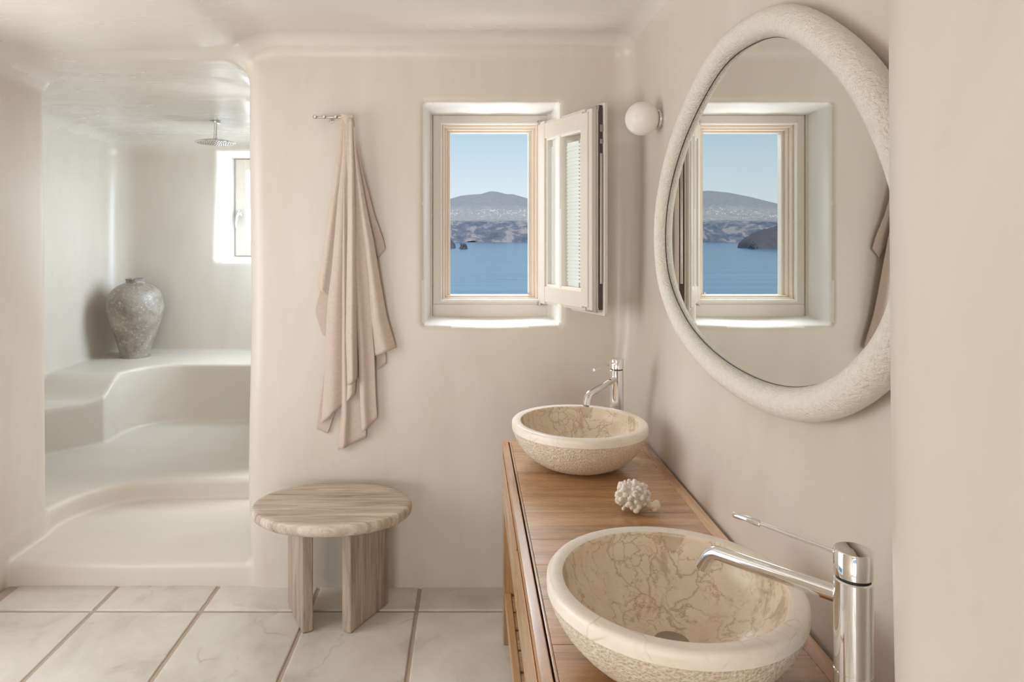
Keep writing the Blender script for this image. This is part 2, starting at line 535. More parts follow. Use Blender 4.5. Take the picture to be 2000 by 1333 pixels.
def tube(path, radii, n=20, caps=True):
    P = [Vector(p) for p in path]
    V, F = [], []
    T0 = (P[1] - P[0]).normalized()
    ref = Vector((0, 0, 1)) if abs(T0.z) < 0.9 else Vector((1, 0, 0))
    u = T0.cross(ref).normalized()
    for i, p in enumerate(P):
        T = (P[min(i + 1, len(P) - 1)] - P[max(i - 1, 0)]).normalized()
        u = (u - T * u.dot(T)).normalized()
        w = T.cross(u)
        r = radii[i] if hasattr(radii, '__len__') else radii
        for j in range(n):
            a = 2 * PI * j / n
            V.append(p + (u * math.cos(a) + w * math.sin(a)) * r)
    for i in range(len(P) - 1):
        for j in range(n):
            k = (j + 1) % n
            F.append((i * n + j, i * n + k, (i + 1) * n + k, (i + 1) * n + j))
    if caps:
        F.append(tuple(range(n))[::-1])
        F.append(tuple(range((len(P) - 1) * n, len(P) * n)))
    return V, F

def tube_obj(name, path, radii, mat, parent=None, loc=(0, 0, 0), n=20, angle=45):
    V, F = tube(path, radii, n)
    return mesh_obj(name, V, F, mat, parent, loc, True, angle=angle)

def thing(name, label, cat, loc=(0, 0, 0), rotz=0.0, group=None):
    o = bpy.data.objects.new(name, None)
    o.empty_display_size = 0.05
    C.objects.link(o)
    o.location = loc
    o.rotation_euler = (0, 0, rotz)
    o['label'] = label
    o['category'] = cat
    if group:
        o['group'] = group
    return o

def tag(o, label, cat, group=None):
    o['label'] = label
    o['category'] = cat
    if group:
        o['group'] = group
    return o

def struct(o, label=None):
    o['kind'] = 'structure'
    if label:
        o['label'] = label
    return o

def struct_empty(name, label, loc=(0, 0, 0)):
    o = bpy.data.objects.new(name, None)
    o.empty_display_size = 0.05
    C.objects.link(o)
    o.location = loc
    return struct(o, label)

# ------------------------------------------------------------------ the plaster shell (organic, rounded everywhere)
YB = 3.109          # back wall of the bathroom
XR = 0.752          # right wall
XL = -2.06          # left wall
def smin(a, b, k):
    h = np.maximum(k - np.abs(a - b), 0) / k
    return np.minimum(a, b) - h * h * (k * 0.25)
def smax(a, b, k):
    return -smin(-a, -b, k)
def rbox(X, Y, Z, x0, x1, y0, y1, z0, z1, r):
    qx = np.abs(X - (x0 + x1) / 2) - ((x1 - x0) / 2 - r)
    qy = np.abs(Y - (y0 + y1) / 2) - ((y1 - y0) / 2 - r)
    qz = np.abs(Z - (z0 + z1) / 2) - ((z1 - z0) / 2 - r)
    o = np.sqrt(np.maximum(qx, 0) ** 2 + np.maximum(qy, 0) ** 2 + np.maximum(qz, 0) ** 2)
    return o + np.minimum(np.maximum(np.maximum(qx, qy), qz), 0) - r
def rrect(X, Y, x0, x1, y0, y1, r):
    qx = np.abs(X - (x0 + x1) / 2) - ((x1 - x0) / 2 - r)
    qy = np.abs(Y - (y0 + y1) / 2) - ((y1 - y0) / 2 - r)
    return np.sqrt(np.maximum(qx, 0) ** 2 + np.maximum(qy, 0) ** 2) + np.minimum(np.maximum(qx, qy), 0) - r

Z_STEP1, Z_STEP2 = 0.10, 0.214
def z_bench(X, Y):
    s = np.clip((Y - 4.50) / 0.30, 0, 1)
    s = s * s * (3 - 2 * s)
    return 0.515 + 0.132 * s
SHX0, SHX1, SHY1, SHZ = -2.95, -1.19, 5.65, 2.425

def prims(X, Y, Z):
    wob = 0.006 * np.sin(2.3 * X + 1.1 * Z + 0.6) * np.sin(1.9 * Y + 0.4) + 0.005 * np.sin(3.7 * Z + 1.3 * X) * np.cos(2.9 * Y + 2.1 * X) + 0.004 * np.sin(5.1 * X + 0.3) * np.sin(4.3 * Z)
    P = {}
    def sst(t):
        t = np.clip(t, 0, 1)
        return t * t * (3 - 2 * t)
    dip = 0.088 * sst((-0.86 - X) / 0.34) * sst((Y - 1.6) / 1.4)
    lean = np.where(X > 0, 0.046 * sst((1.20 - Z) / 0.42), 0.0)
    P['main'] = rbox(X + lean, Y, Z + dip, XL, XR, -2.6, YB, -0.8, 2.505, 0.10) + wob
    P['passage'] = rbox(X, Y, Z, -2.125, -1.02, 2.2, 4.1, -0.8, 2.415, 0.12) + wob
    P['shower'] = rbox(X, Y, Z, SHX0, SHX1, 3.46, SHY1, -0.8, SHZ, 0.17) + wob
    # window reveals, plus the added shower opening and doors that admit fill light
    cx = 0.5 * (-0.206 + 0.408)
    sc = (Y - YB) * 0.09
    bow = np.where(Z < 1.7, 0.005 * np.cos((X - cx) * 9), 0.0015 * np.sin(X * 26))
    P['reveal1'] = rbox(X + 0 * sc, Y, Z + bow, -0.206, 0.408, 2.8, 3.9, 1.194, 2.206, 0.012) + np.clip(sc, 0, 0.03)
    P['reveal2'] = rbox(X, Y, Z, -2.085, -1.42, 5.3, 6.6, 1.405, 2.30, 0.012) + np.clip((Y - SHY1) * 0.05, 0, 0.03) - 0.03 * np.clip((1.9 - Z), 0, 0.6) * np.clip(1 - (Y - SHY1) / 0.3, 0, 1)
    P['reveal3'] = rbox(X, Y, Z, -1.5, -0.6, 4.93, 5.52, 1.12, 2.12, 0.012)
    P['door'] = rbox(X, Y, Z, -1.9, 0.4, -3.6, -2.3, -0.8, 2.2, 0.012)
    P['door2'] = rbox(X, Y, Z, -2.8, -1.9, 0.98, 2.52, -0.8, 2.2, 0.012)
    # solids (negative inside)
    P['step1'] = smax(Z - Z_STEP1 - 0.004 * np.sin(5 * X), 3.128 - Y, 0.03)
    b1 = rrect(X, Y, -2.13, 6.0, -4.0, 3.90, 0.42)
    P['step2'] = smax(Z - Z_STEP2, -b1, 0.035)
    b2 = np.minimum(rrect(X, Y, -2.44, 6.0, -4.0, 5.11, 0.34), np.maximum(((Y - 4.54) - 1.13 * (X + 2.456)) / 1.51, X + 2.36))
    P['bench'] = smax(Z - z_bench(X, Y), -b2, 0.03)
    P['niche'] = smax(0.512 + 0.0165 * (1.6 - Z) + 0.004 * np.sin(3.1 * Z + 1) - X, Y - 0.905, 0.12)
    return P
def shell_f(X, Y, Z):
    P = prims(X, Y, Z)
    f = smin(P['main'], P['passage'], 0.09)
    f = smin(f, P['shower'], 0.08)
    f = smax(f, -P['niche'], 0.05)
    f = smin(f, P['reveal1'], 0.032)
    f = smin(f, P['reveal2'], 0.032)
    f = smin(f, P['reveal3'], 0.03)
    f = smin(f, P['door'], 0.03)
    f = smin(f, P['door2'], 0.03)
    f = smax(f, -P['step1'], 0.02)
    f = smax(f, -P['step2'], 0.03)
    f = smax(f, -P['bench'], 0.03)
    return f

def axis_pts(segs):
    out = []
    for a, b, h in segs:
        n = max(1, int(round((b - a) / h)))
        out.extend(np.linspace(a, b, n, endpoint=False))
    out.append(segs[-1][1])
    return np.array(out)

def build_shell():
    gx = axis_pts([(-3.08, -2.25, 0.03), (-2.25, -2.0, 0.016), (-2.0, -1.15, 0.022), (-1.15, -0.9, 0.014), (-0.9, -0.28, 0.03), (-0.28, 0.48, 0.0135), (0.48, 0.86, 0.02)])
    gy = axis_pts([(-3.5, 0.6, 0.11), (0.6, 1.05, 0.016), (1.05, 2.8, 0.035), (2.8, 3.24, 0.0135), (3.24, 6.5, 0.024)])
    gz = axis_pts([(-0.06, 0.26, 0.013), (0.26, 1.14, 0.025), (1.14, 1.26, 0.012), (1.26, 2.14, 0.025), (2.14, 2.26, 0.012), (2.26, 2.58, 0.018)])
    nx, ny, nz = len(gx), len(gy), len(gz)
    f = np.empty((nx, ny, nz), np.float32)
    gxa, gya, gza = gx[:, None, None], gy[None, :, None], gz[None, None, :]
    st = 24
    for i in range(0, nx, st):
        f[i:i + st] = shell_f(gxa[i:i + st] + 0 * gya + 0 * gza, gya + 0 * gxa[i:i + st] + 0 * gza, gza + 0 * gxa[i:i + st] + 0 * gya)
    neg = f < 0
    cnt = np.zeros((nx - 1, ny - 1, nz - 1), np.int8)
    for dx in (0, 1):
        for dy in (0, 1):
            for dz in (0, 1):
                cnt += neg[dx:nx - 1 + dx, dy:ny - 1 + dy, dz:nz - 1 + dz]
    act = (cnt > 0) & (cnt < 8)
    idx = -np.ones(act.shape, np.int64)
    cells = np.argwhere(act)
    idx[act] = np.arange(len(cells))
    ci, cj, ck = cells.T
    acc = np.zeros((len(cells), 3))
    num = np.zeros(len(cells))
    corners = [(a, b, c) for a in (0, 1) for b in (0, 1) for c in (0, 1)]
    val = {c: f[ci + c[0], cj + c[1], ck + c[2]].astype(float) for c in corners}
    pos = {c: np.stack([gx[ci + c[0]], gy[cj + c[1]], gz[ck + c[2]]], 1) for c in corners}
    for a in corners:
        for b in corners:
            if a < b and sum(abs(p - q) for p, q in zip(a, b)) == 1:
                fa, fb = val[a], val[b]
                m = (fa < 0) != (fb < 0)
                t = np.where(m, fa / np.where(m, fa - fb, 1), 0)
                acc += np.where(m[:, None], pos[a] + t[:, None] * (pos[b] - pos[a]), 0)
                num += m
    V = acc / num[:, None]
    def grad(V, e=0.002):
        g = np.empty_like(V)
        for k in range(3):
            d = np.zeros(3)
            d[k] = e
            g[:, k] = (shell_f(*(V + d).T) - shell_f(*(V - d).T)) / (2 * e)
        return g
    for _ in range(3):
        g = grad(V)
        n2 = np.maximum((g * g).sum(1), 0.2)
        step = -(shell_f(*V.T) / n2)[:, None] * g
        step = np.clip(step, -0.012, 0.012)
        V = V + step
    g = grad(V, 0.004)
    Nrm = -g / np.maximum(np.linalg.norm(g, axis=1, keepdims=True), 1e-6)
    quads = []
    # edges along x, y, z
    for ax in range(3):
        sl0 = [slice(None)] * 3
        sl1 = [slice(None)] * 3
        sl0[ax] = slice(0, -1)
        sl1[ax] = slice(1, None)
        a0, a1 = neg[tuple(sl0)], neg[tuple(sl1)]
        e = np.argwhere(a0 != a1)
        b, c = [(1, 2), (2, 0), (0, 1)][ax]
        ok = (e[:, b] > 0) & (e[:, c] > 0) & (e[:, b] < f.shape[b] - 1) & (e[:, c] < f.shape[c] - 1)
        e = e[ok]
        def at(db, dc):
            q = e.copy()
            q[:, b] += db
            q[:, c] += dc
            return idx[q[:, 0], q[:, 1], q[:, 2]]
        q = np.stack([at(-1, -1), at(0, -1), at(0, 0), at(-1, 0)], 1)
        flip = neg[tuple(e.T)]
        q[flip] = q[flip][:, ::-1]
        quads.append(q)
    Q = np.concatenate(quads)
    ctr = V[Q].mean(1)
    fn = Nrm[Q].mean(1)
    X, Y, Z = ctr.T
    keep = Z > -0.045
    keep &= ~((X > -0.6) & (Y > 3.43))
    keep &= ~((Y > 6.12))
    keep &= ~((X > -1.12) & (Y > 3.9) & (X < -0.5))
    keep &= ~(Y < -2.95)
    keep &= ~((X < -2.40) & (Y < 2.9))
    Q, ctr, fn = Q[keep], ctr[keep], fn[keep]
    X, Y, Z = ctr.T
    P = prims(X, Y, Z)
    names = list(P.keys())
    A = np.abs(np.stack([P[k] for k in names], 1))
    for i, k in enumerate(names):
        if k == 'step1':
            A[(Z > 0.14), i] = 9
        if k == 'step2':
            A[(Z > 0.25) | (Y < 3.3), i] = 9
        if k == 'bench':
            A[(Z > 0.70) | (Y < 3.6), i] = 9
        if k == 'niche':
            A[(Y > 1.0) | (X < 0.4), i] = 9
        if k == 'reveal1':
            A[(Y < YB - 0.03), i] = 9
        if k == 'passage':
            A[:, i] += 0.01
    near = A.argmin(1)
    near = np.array(names)[near]
    reg = np.empty(len(Q), object)
    nxn, nyn, nzn = fn.T
    dom = np.abs(fn).argmax(1)
    for i in range(len(Q)):
        k = near[i]
        if k in ('main', 'passage'):
            if nzn[i] < -0.6:
                r = 'ceiling'
            elif k == 'main' and dom[i] == 0 or (dom[i] == 2 and abs(nxn[i]) > abs(nyn[i])):
                r = 'wall_left' if X[i] < -0.6 else 'wall_right'
            elif k == 'passage':
                r = 'wall_left' if X[i] < -1.6 else 'wall_back'
            else:
                r = 'wall_back' if Y[i] > 0 else 'wall_rear'
        elif k == 'shower':
            if nzn[i] < -0.6:
                r = 'shower_ceiling'
            elif Y[i] < 4.0 and nyn[i] > 0.5:
                r = 'wall_back' if X[i] > -1.6 else 'wall_left'
            elif nxn[i] > 0.707:
                r = 'shower_wall_left'
            elif nxn[i] < -0.707:
                r = 'shower_wall_right'
            else:
                r = 'shower_wall_back'
        elif k == 'niche':
            r = 'wall_near'
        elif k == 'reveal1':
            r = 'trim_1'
        elif k == 'reveal2':
            r = 'trim_2'
        elif k == 'reveal3':
            r = 'trim_3'
        elif k == 'door':
            r = 'trim_4'
        elif k == 'door2':
            r = 'trim_5'
        elif k == 'step1':
            r = 'shower_step'
        elif k == 'step2':
            r = 'shower_floor'
        else:
            r = 'shower_bench'
        reg[i] = r
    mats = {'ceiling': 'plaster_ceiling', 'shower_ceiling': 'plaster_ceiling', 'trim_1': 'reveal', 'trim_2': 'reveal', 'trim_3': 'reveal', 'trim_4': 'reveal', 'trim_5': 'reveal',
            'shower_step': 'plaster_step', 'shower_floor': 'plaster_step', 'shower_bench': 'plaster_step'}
    labels = {'wall_left': 'left plaster wall with rounded jamb of the shower opening', 'wall_right': 'right plaster wall behind the vanity and mirror',
              'wall_back': 'back plaster wall with window and hanging towel', 'wall_rear': 'plaster wall behind the viewer with the added rear door',
              'wall_near': 'thick rounded plaster wall end in the right foreground', 'ceiling': 'polished plaster ceiling with soft cove',
              'shower_ceiling': 'plaster ceiling of the shower', 'shower_wall_left': 'left plaster wall of the shower', 'shower_wall_right': 'right plaster wall of the shower, hidden from view',
              'shower_wall_back': 'far plaster wall of the shower behind the vase', 'trim_1': 'plaster reveal of the sea view window, whitened for its daylit glow', 'trim_2': 'plaster reveal of the shower window, whitened for its daylit glow',
              'trim_3': 'whitened reveal of the added, unseen side opening in the shower', 'trim_4': 'whitened reveal of the added, unseen rear door', 'trim_5': 'whitened reveal of the added, unseen left door', 'shower_step': 'low plaster entry step into the shower',
              'shower_floor': 'second curved plaster step of the shower', 'shower_bench': 'curved built-in plaster bench in the shower'}
    for r in sorted(set(reg)):
        sel = Q[reg == r]
        u, inv = np.unique(sel, return_inverse=True)
        me = bpy.data.meshes.new(r)
        fc = inv.reshape(sel.shape)
        me.vertices.add(len(u))
        me.vertices.foreach_set('co', V[u].astype(np.float32).ravel())
        me.loops.add(fc.size)
        me.loops.foreach_set('vertex_index', fc.astype(np.int32).ravel())
        me.polygons.add(len(fc))
        me.polygons.foreach_set('loop_start', np.arange(0, fc.size, 4, dtype=np.int32))
        me.materials.append(M[mats.get(r, 'plaster')])
        me.update(calc_edges=True)
        me.validate()
        me.polygons.foreach_set('use_smooth', [True] * len(me.polygons))
        me.normals_split_custom_set_from_vertices([tuple(n) for n in Nrm[u]])
        o = bpy.data.objects.new(r, me)
        link(o)
        struct(o, labels[r])
build_shell()

# ------------------------------------------------------------------ floor with marble tiles
floor = struct(box('floor', (XL - 0.05, XR + 0.05, -3.0, 3.16, -0.12, -0.006), 'grout', None, 0), 'marble tiled floor with wide taupe joints')
def tile_mesh(w, d, seed):
    r = random.Random(seed)
    bm = bmesh.new()
    g = 0.0085
    nx_, ny_ = 14, 14
    pts = []
    # wavy tumbled outline
    x0, x1, y0, y1 = g, w - g, g, d - g
    def jit(a):
        return 0.0022 * mnoise.noise(Vector((a * 11.0, seed * 3.7, 0)))
    n = 12
    for i in range(n):
        t = i / n
        pts.append((x0 + (x1 - x0) * t, y0 + jit(t)))
    for i in range(n):
        t = i / n
        pts.append((x1 + jit(t + 5), y0 + (y1 - y0) * t))
    for i in range(n):
        t = i / n
        pts.append((x1 - (x1 - x0) * t, y1 + jit(t + 9)))
    for i in range(n):
        t = i / n
        pts.append((x0 + jit(t + 13), y1 - (y1 - y0) * t))
    V, F = [], []
    cx_, cy_ = w / 2, d / 2
    rings = [(0.0, -0.02), (0.0, -0.003), (0.0025, -0.0005), (0.006, 0.0), (0.010, 0.0002)]
    m = len(pts)
    for ins, z in rings:
        for (x, y) in pts:
            V.append((x - math.copysign(min(ins, abs(x - cx_)), x - cx_), y - math.copysign(min(ins, abs(y - cy_)), y - cy_), z))
    for k in range(len(rings) - 1):
        for i in range(m):
            j = (i + 1) % m
            F.append((k * m + i, k * m + j, (k + 1) * m + j, (k + 1) * m + i))
    F.append(tuple(range((len(rings) - 1) * m, len(rings) * m)))
    return V, F
TW, TD = 0.4605, 0.485
xj = [-0.226 + TW * k for k in range(-4, 3)]
yj = [3.155, 2.914] + [2.914 - TD * k for k in range(1, 13)]
tile_cache = {}
for a in range(len(yj) - 1):
    y1, y0 = yj[a], yj[a + 1]
    for b in range(len(xj) - 1):
        x0, x1 = xj[b], xj[b + 1]
        x1c = min(x1, XR + 0.03)
        if x1c - x0 < 0.05:
            continue
        key = (round(x1c - x0, 3), round(y1 - y0, 3), (a * 3 + b) % 4)
        if key not in tile_cache:
            V, F = tile_mesh(key[0], key[1], len(tile_cache) + 1)
            me = bpy.data.meshes.new('tile')
            me.from_pydata(V, [], F)
            me.materials.append(M['tile'])
            me.polygons.foreach_set('use_smooth', [True] * len(me.polygons))
            me.set_sharp_from_angle(angle=math.radians(50))
            tile_cache[key] = me
        o = bpy.data.objects.new('tile', tile_cache[key])
        o.location = (x0, y0, random.uniform(-0.0012, 0.0008))
        o.rotation_euler = (random.uniform(-0.0015, 0.0015), random.uniform(-0.0015, 0.0015), 0)
        link(o, floor)

# ------------------------------------------------------------------ sea view window
def frame_ring(name, x0, x1, z0, z1, wl, wr, wt, wb, y0, y1, mat, parent, bev=0.003):
    """mitred-looking rectangular frame: outer box minus inner opening, built of four bevelled bars in one mesh"""
    bm = bmesh.new()
    add_box(bm, x0, x0 + wl, y0, y1, z0, z1, bev)
    add_box(bm, x1 - wr, x1, y0, y1, z0, z1, bev)
    add_box(bm, x0 + wl - 0.001, x1 - wr + 0.001, y0 + 0.0008, y1, z1 - wt, z1, bev)
    add_box(bm, x0 + wl - 0.001, x1 - wr + 0.001, y0 + 0.0008, y1, z0, z0 + wb, bev)
    return wn(bm_obj(name, bm, mat, parent, smooth=True, angle=120))

win = struct_empty('window_1', 'sea view window with its casement swung open into the room')
# fixed frame, stepping back in nested rebates
frame_ring('outer_frame', -0.196, 0.392, 1.19, 2.212, 0.017, 0.016, 0.024, 0.02, 3.292, 3.37, 'paint', win, 0.002)
frame_ring('fixed_frame', -0.177, 0.378, 1.272, 2.186, 0.038, 0.040, 0.038, 0.016, 3.300, 3.395, 'paint', win, 0.0025)
frame_ring('white_bead', -0.140, 0.340, 1.284, 2.150, 0.007, 0.007, 0.008, 0.012, 3.293, 3.395, 'paint_white', win, 0.002)
frame_ring('rebate_frame', -0.133, 0.333, 1.292, 2.143, 0.013, 0.013, 0.013, 0.010, 3.322, 3.41, 'paint_warm', win, 0.0025)
frame_ring('inner_frame', -0.121, 0.320, 1.302, 2.131, 0.011, 0.013, 0.010, 0.008, 3.345, 3.41, 'paint_warm', win, 0.0025)
frame_ring('outer_stop', -0.111, 0.308, 1.306, 2.122, 0.015, 0.017, 0.010, 0.005, 3.372, 3.415, 'paint', win, 0.002)
box('bottom_board', (-0.178, 0.377, 3.300, 3.37, 1.205, 1.272), 'paint', win, 0.0025)
box('head_board', (-0.178, 0.377, 3.299, 3.37, 2.1862, 2.1900), 'paint', win, 0.001)
bm = bmesh.new()
for xx in (0.286, 0.292):
    add_box(bm, xx, xx + 0.003, 3.345, 3.352, 1.312, 1.325, 0.001)
bm_obj('strike_plate', bm, 'steel', win)

# the open casement: u along its width from the hinge, w through its thickness (0 = outside face)
SW, SZ0, SZ1 = 0.470, 1.278, 2.150
sash_ang = math.atan2(-0.4395, 0.186)
sash = struct_empty('sash_pivot', None) if False else None
HX, HY = 0.335, 3.292
def sash_part(name, boxes, mat, parent, bev=0.0025, local=False):
    bm = bmesh.new()
    for b_ in boxes:
        add_box(bm, *b_, bev=bev)
    if parent is win:
        return wn(bm_obj(name, bm, mat, parent, loc=(HX, HY, 0), smooth=True, rot=(0, 0, sash_ang), angle=120))
    o = bm_obj(name, bm, mat, parent, smooth=bool(bev), angle=120)
    return wn(o) if bev else o
# local frame: x=u, y=w ; rotating x axis to (0.186,-0.44): local +y points to (+0.92,+0.39) = away from the viewer
ST = 0.062
sash = sash_part('sash', [
    (0.0, 0.052, 0.0, 0.045, SZ0, SZ1), (SW - 0.085, SW, 0.012, 0.020, SZ0, SZ1),
    (SW - 0.100, SW - 0.045, 0.0, 0.030, SZ0 + 0.02, SZ1 - 0.02),
    (SW - 0.060, SW - 0.020, 0.006, 0.040, SZ0 + 0.008, SZ1 - 0.008),
    (SW - 0.030, SW, 0.012, 0.026, SZ0, SZ1),
    (0.05, SW - 0.09, 0.002, 0.045, SZ1 - 0.085, SZ1 - 0.012), (0.05, SW - 0.09, 0.002, 0.045, SZ0 + 0.012, SZ0 + 0.085),
    (0.0, SW, 0.012, 0.030, SZ1 - 0.02, SZ1), (0.0, SW, 0.012, 0.030, SZ0, SZ0 + 0.02)], 'paint', win)
sash['label'] = 'pale painted casement standing open'
sash_part('glazing_bead', [(0.052, 0.064, 0.010, 0.040, SZ0 + 0.08, SZ1 - 0.08), (0.06, SW - 0.098, 0.008, 0.040, SZ1 - 0.096, SZ1 - 0.083),
                           (0.06, SW - 0.098, 0.008, 0.040, SZ0 + 0.083, SZ0 + 0.096)], 'paint_white', sash, 0.002)
sash_part('pane', [(0.058, SW - 0.09, 0.020, 0.024, SZ0 + 0.08, SZ1 - 0.08)], 'glass', sash, 0)
sash_part('gasket', [(SW - 0.004, SW + 0.003, 0.027, 0.046, SZ0 + 0.012, SZ1 - 0.006), (0.01, SW, 0.029, 0.046, SZ1 - 0.006, SZ1 + 0.003)], 'gasket', sash, 0.001)
sash_part('inner_flange', [(SW - 0.06, SW + 0.014, 0.046, 0.064, SZ0 - 0.014, SZ1 + 0.014), (0.0, 0.06, 0.046, 0.064, SZ0 - 0.014, SZ1 + 0.014),
                           (0.05, SW - 0.05, 0.046, 0.064, SZ1 - 0.07, SZ1 + 0.014), (0.05, SW - 0.05, 0.046, 0.064, SZ0 - 0.014, SZ0 + 0.07)], 'paint', sash, 0.003)
sash_part('espagnolette', [(SW + 0.002, SW + 0.007, 0.031, 0.042, 2.04, 2.07), (SW + 0.002, SW + 0.007, 0.031, 0.042, 1.99, 2.01), (SW + 0.002, SW + 0.006, 0.031, 0.042, 1.40, 1.95)], 'steel', sash, 0.001)
sash_part('hinge', [(-0.012, 0.012, -0.004, 0.006, SZ0 - 0.012, SZ0 + 0.012), (-0.012, 0.012, -0.004, 0.006, SZ1 - 0.012, SZ1 + 0.010)], 'steel', sash, 0.002)
# white louvred blind behind the pane
sash_part('blind', [(0.050, SW - 0.165, 0.0325, 0.036, SZ0 + 0.09, SZ1 - 0.125)], 'blind', sash, 0.001)
n_sl = 38
sl_h = (SZ1 - 0.135 - SZ0 - 0.115) / n_sl
bm = bmesh.new()
add_box(bm, 0.10, SW - 0.104, -0.0012, 0.0012, -sl_h * 0.34, sl_h * 0.34, 0)
sl_me = bpy.data.meshes.new('blind_slat')
bm.to_mesh(sl_me)
bm.free()
sl_me.materials.append(M['blind'])
for i in range(n_sl):
    o = bpy.data.objects.new('blind_slat', sl_me)
    o.location = (0, 0.0305, SZ0 + 0.115 + sl_h * (i + 0.5))
    o.rotation_euler = (math.radians(-14), 0, 0)
    link(o, sash)
sash_part('blind_guide', [(SW - 0.150, SW - 0.146, 0.029, 0.035, SZ0 + 0.10, SZ1 - 0.12)], 'blind', sash, 0)

# ------------------------------------------------------------------ shower window
win2 = struct_empty('window_2', 'narrow window deep in the shower wall')
frame_ring('outer_frame', -2.09, -1.41, 1.39, 2.315, 0.045, 0.045, 0.045, 0.045, 6.005, 6.09, 'paint', win2)
s2 = frame_ring('sash', -2.05, -1.45, 1.43, 2.275, 0.088, 0.088, 0.088, 0.12, 5.985, 6.05, 'paint', win2, 0.004)
box('pane', (-1.964, -1.536, 6.02, 6.026, 1.54, 2.19), 'overexposed_pane', s2, 0)
frame_ring('glazing_bead', -1.966, -1.534, 1.546, 2.190, 0.012, 0.012, 0.012, 0.012, 5.998, 6.02, 'paint_white', s2, 0.002)
hd = lathe_obj('handle', [(0, 0), (0.024, 0), (0.027, 0.004), (0.024, 0.010), (0.012, 0.012), (0.010, 0.03), (0, 0.03)], 'chrome', s2, (-2.012, 5.985, 1.80), 28, (PI / 2, 0, 0))
hd.scale = (0.75, 1.3, 1)
hp = [(-2.012, 5.955, 1.805), (-2.016, 5.948, 1.795), (-2.026, 5.945, 1.77), (-2.032, 5.944, 1.735), (-2.033, 5.945, 1.70), (-2.028, 5.948, 1.668)]
tube_obj('handle_lever', hp, [0.009, 0.010, 0.010, 0.009, 0.008, 0.006], 'chrome', s2, n=14)

# ------------------------------------------------------------------ teak vanity
VX0, VX1, VY0, VY1, VZ = 0.130, 0.695, 0.955, 2.730, 0.787
van = thing('vanity_table', 'long oiled teak vanity table carrying two stone basins', 'vanity', (0.41, 1.84, 0))
ox, oy = -0.41, -1.84
def vbox(name, e, mat, bev=0.002, parent=van):
    e2 = (e[0] + ox, e[1] + ox, e[2] + oy, e[3] + oy, e[4], e[5])
    if parent is not van:
        e2 = e
    return box(name, e2, mat, parent, bev)
# top: long front and back rails, end rails, cross planks
vbox('front_rail', (VX0, VX0 + 0.024, VY0, VY1 - 0.03, VZ - 0.215, VZ), 'teak_y', 0.0025)
vbox('edge_strip', (VX0 + 0.0275, VX0 + 0.034, VY0, VY1 - 0.03, VZ - 0.03, VZ - 0.0005), 'teak_y', 0.001)
vbox('back_rail', (VX1 - 0.035, VX1, VY0, VY1, VZ - 0.10, VZ), 'teak_y', 0.002)
vbox('end_rail', (VX0, VX1 - 0.0355, VY1 - 0.03, VY1, VZ - 0.10, VZ), 'teak_x', 0.002)
vbox('end_rail', (VX0, VX1 - 0.0355, VY0 - 0.004, VY0 - 0.0005, VZ - 0.10, VZ), 'teak_x', 0.001)
edges = [VY1 - 0.031, 2.50, 2.365, 2.205, 2.065, 2.008, 1.83, 1.69, 1.53, 1.36, 1.20, 1.07, VY0]
for a, b in zip(edges[:-1], edges[1:]):
    vbox('plank', (VX0 + 0.0345, VX1 - 0.0355, b + 0.0004, a - 0.0004, VZ - 0.026, VZ - random.uniform(0.0003, 0.0009)), 'teak_x', 0.0008)
for lx in (VX0 + 0.002, VX1 - 0.062):
    for ly in (VY0 + 0.002, VY1 - 0.062):
        vbox('leg', (lx, lx + 0.06, ly, ly + 0.06, 0.001, VZ - 0.030), 'teak_z', 0.003)
# drawers behind the front rail
for a, b in ((VY0 + 0.07, 1.83), (1.85, VY1 - 0.07)):
    d_ = vbox('drawer_front', (VX0 - 0.004, VX0 - 0.0005, a, b, VZ - 0.200, VZ - 0.03), 'teak_y', 0.0015)
vbox('carcass', (VX0 + 0.026, VX1 - 0.037, VY0 + 0.064, VY1 - 0.064, VZ - 0.19, VZ - 0.03), 'teak_y', 0.002)
vbox('lower_rail', (VX0 + 0.008, VX0 + 0.032, VY0 + 0.062, VY1 - 0.062, 0.155, 0.205), 'teak_y', 0.002)
vbox('lower_rail', (VX1 - 0.05, VX1 - 0.025, VY0 + 0.062, VY1 - 0.062, 0.155, 0.205), 'teak_y', 0.002)
ns = 14
for i in range(ns):
    a = VY0 + 0.07 + (VY1 - VY0 - 0.14) * i / ns
    vbox('shelf_slat', (VX0 + 0.034, VX1 - 0.052, a, a + (VY1 - VY0 - 0.14) / ns - 0.012, 0.185, 0.203), 'teak_x', 0.002)

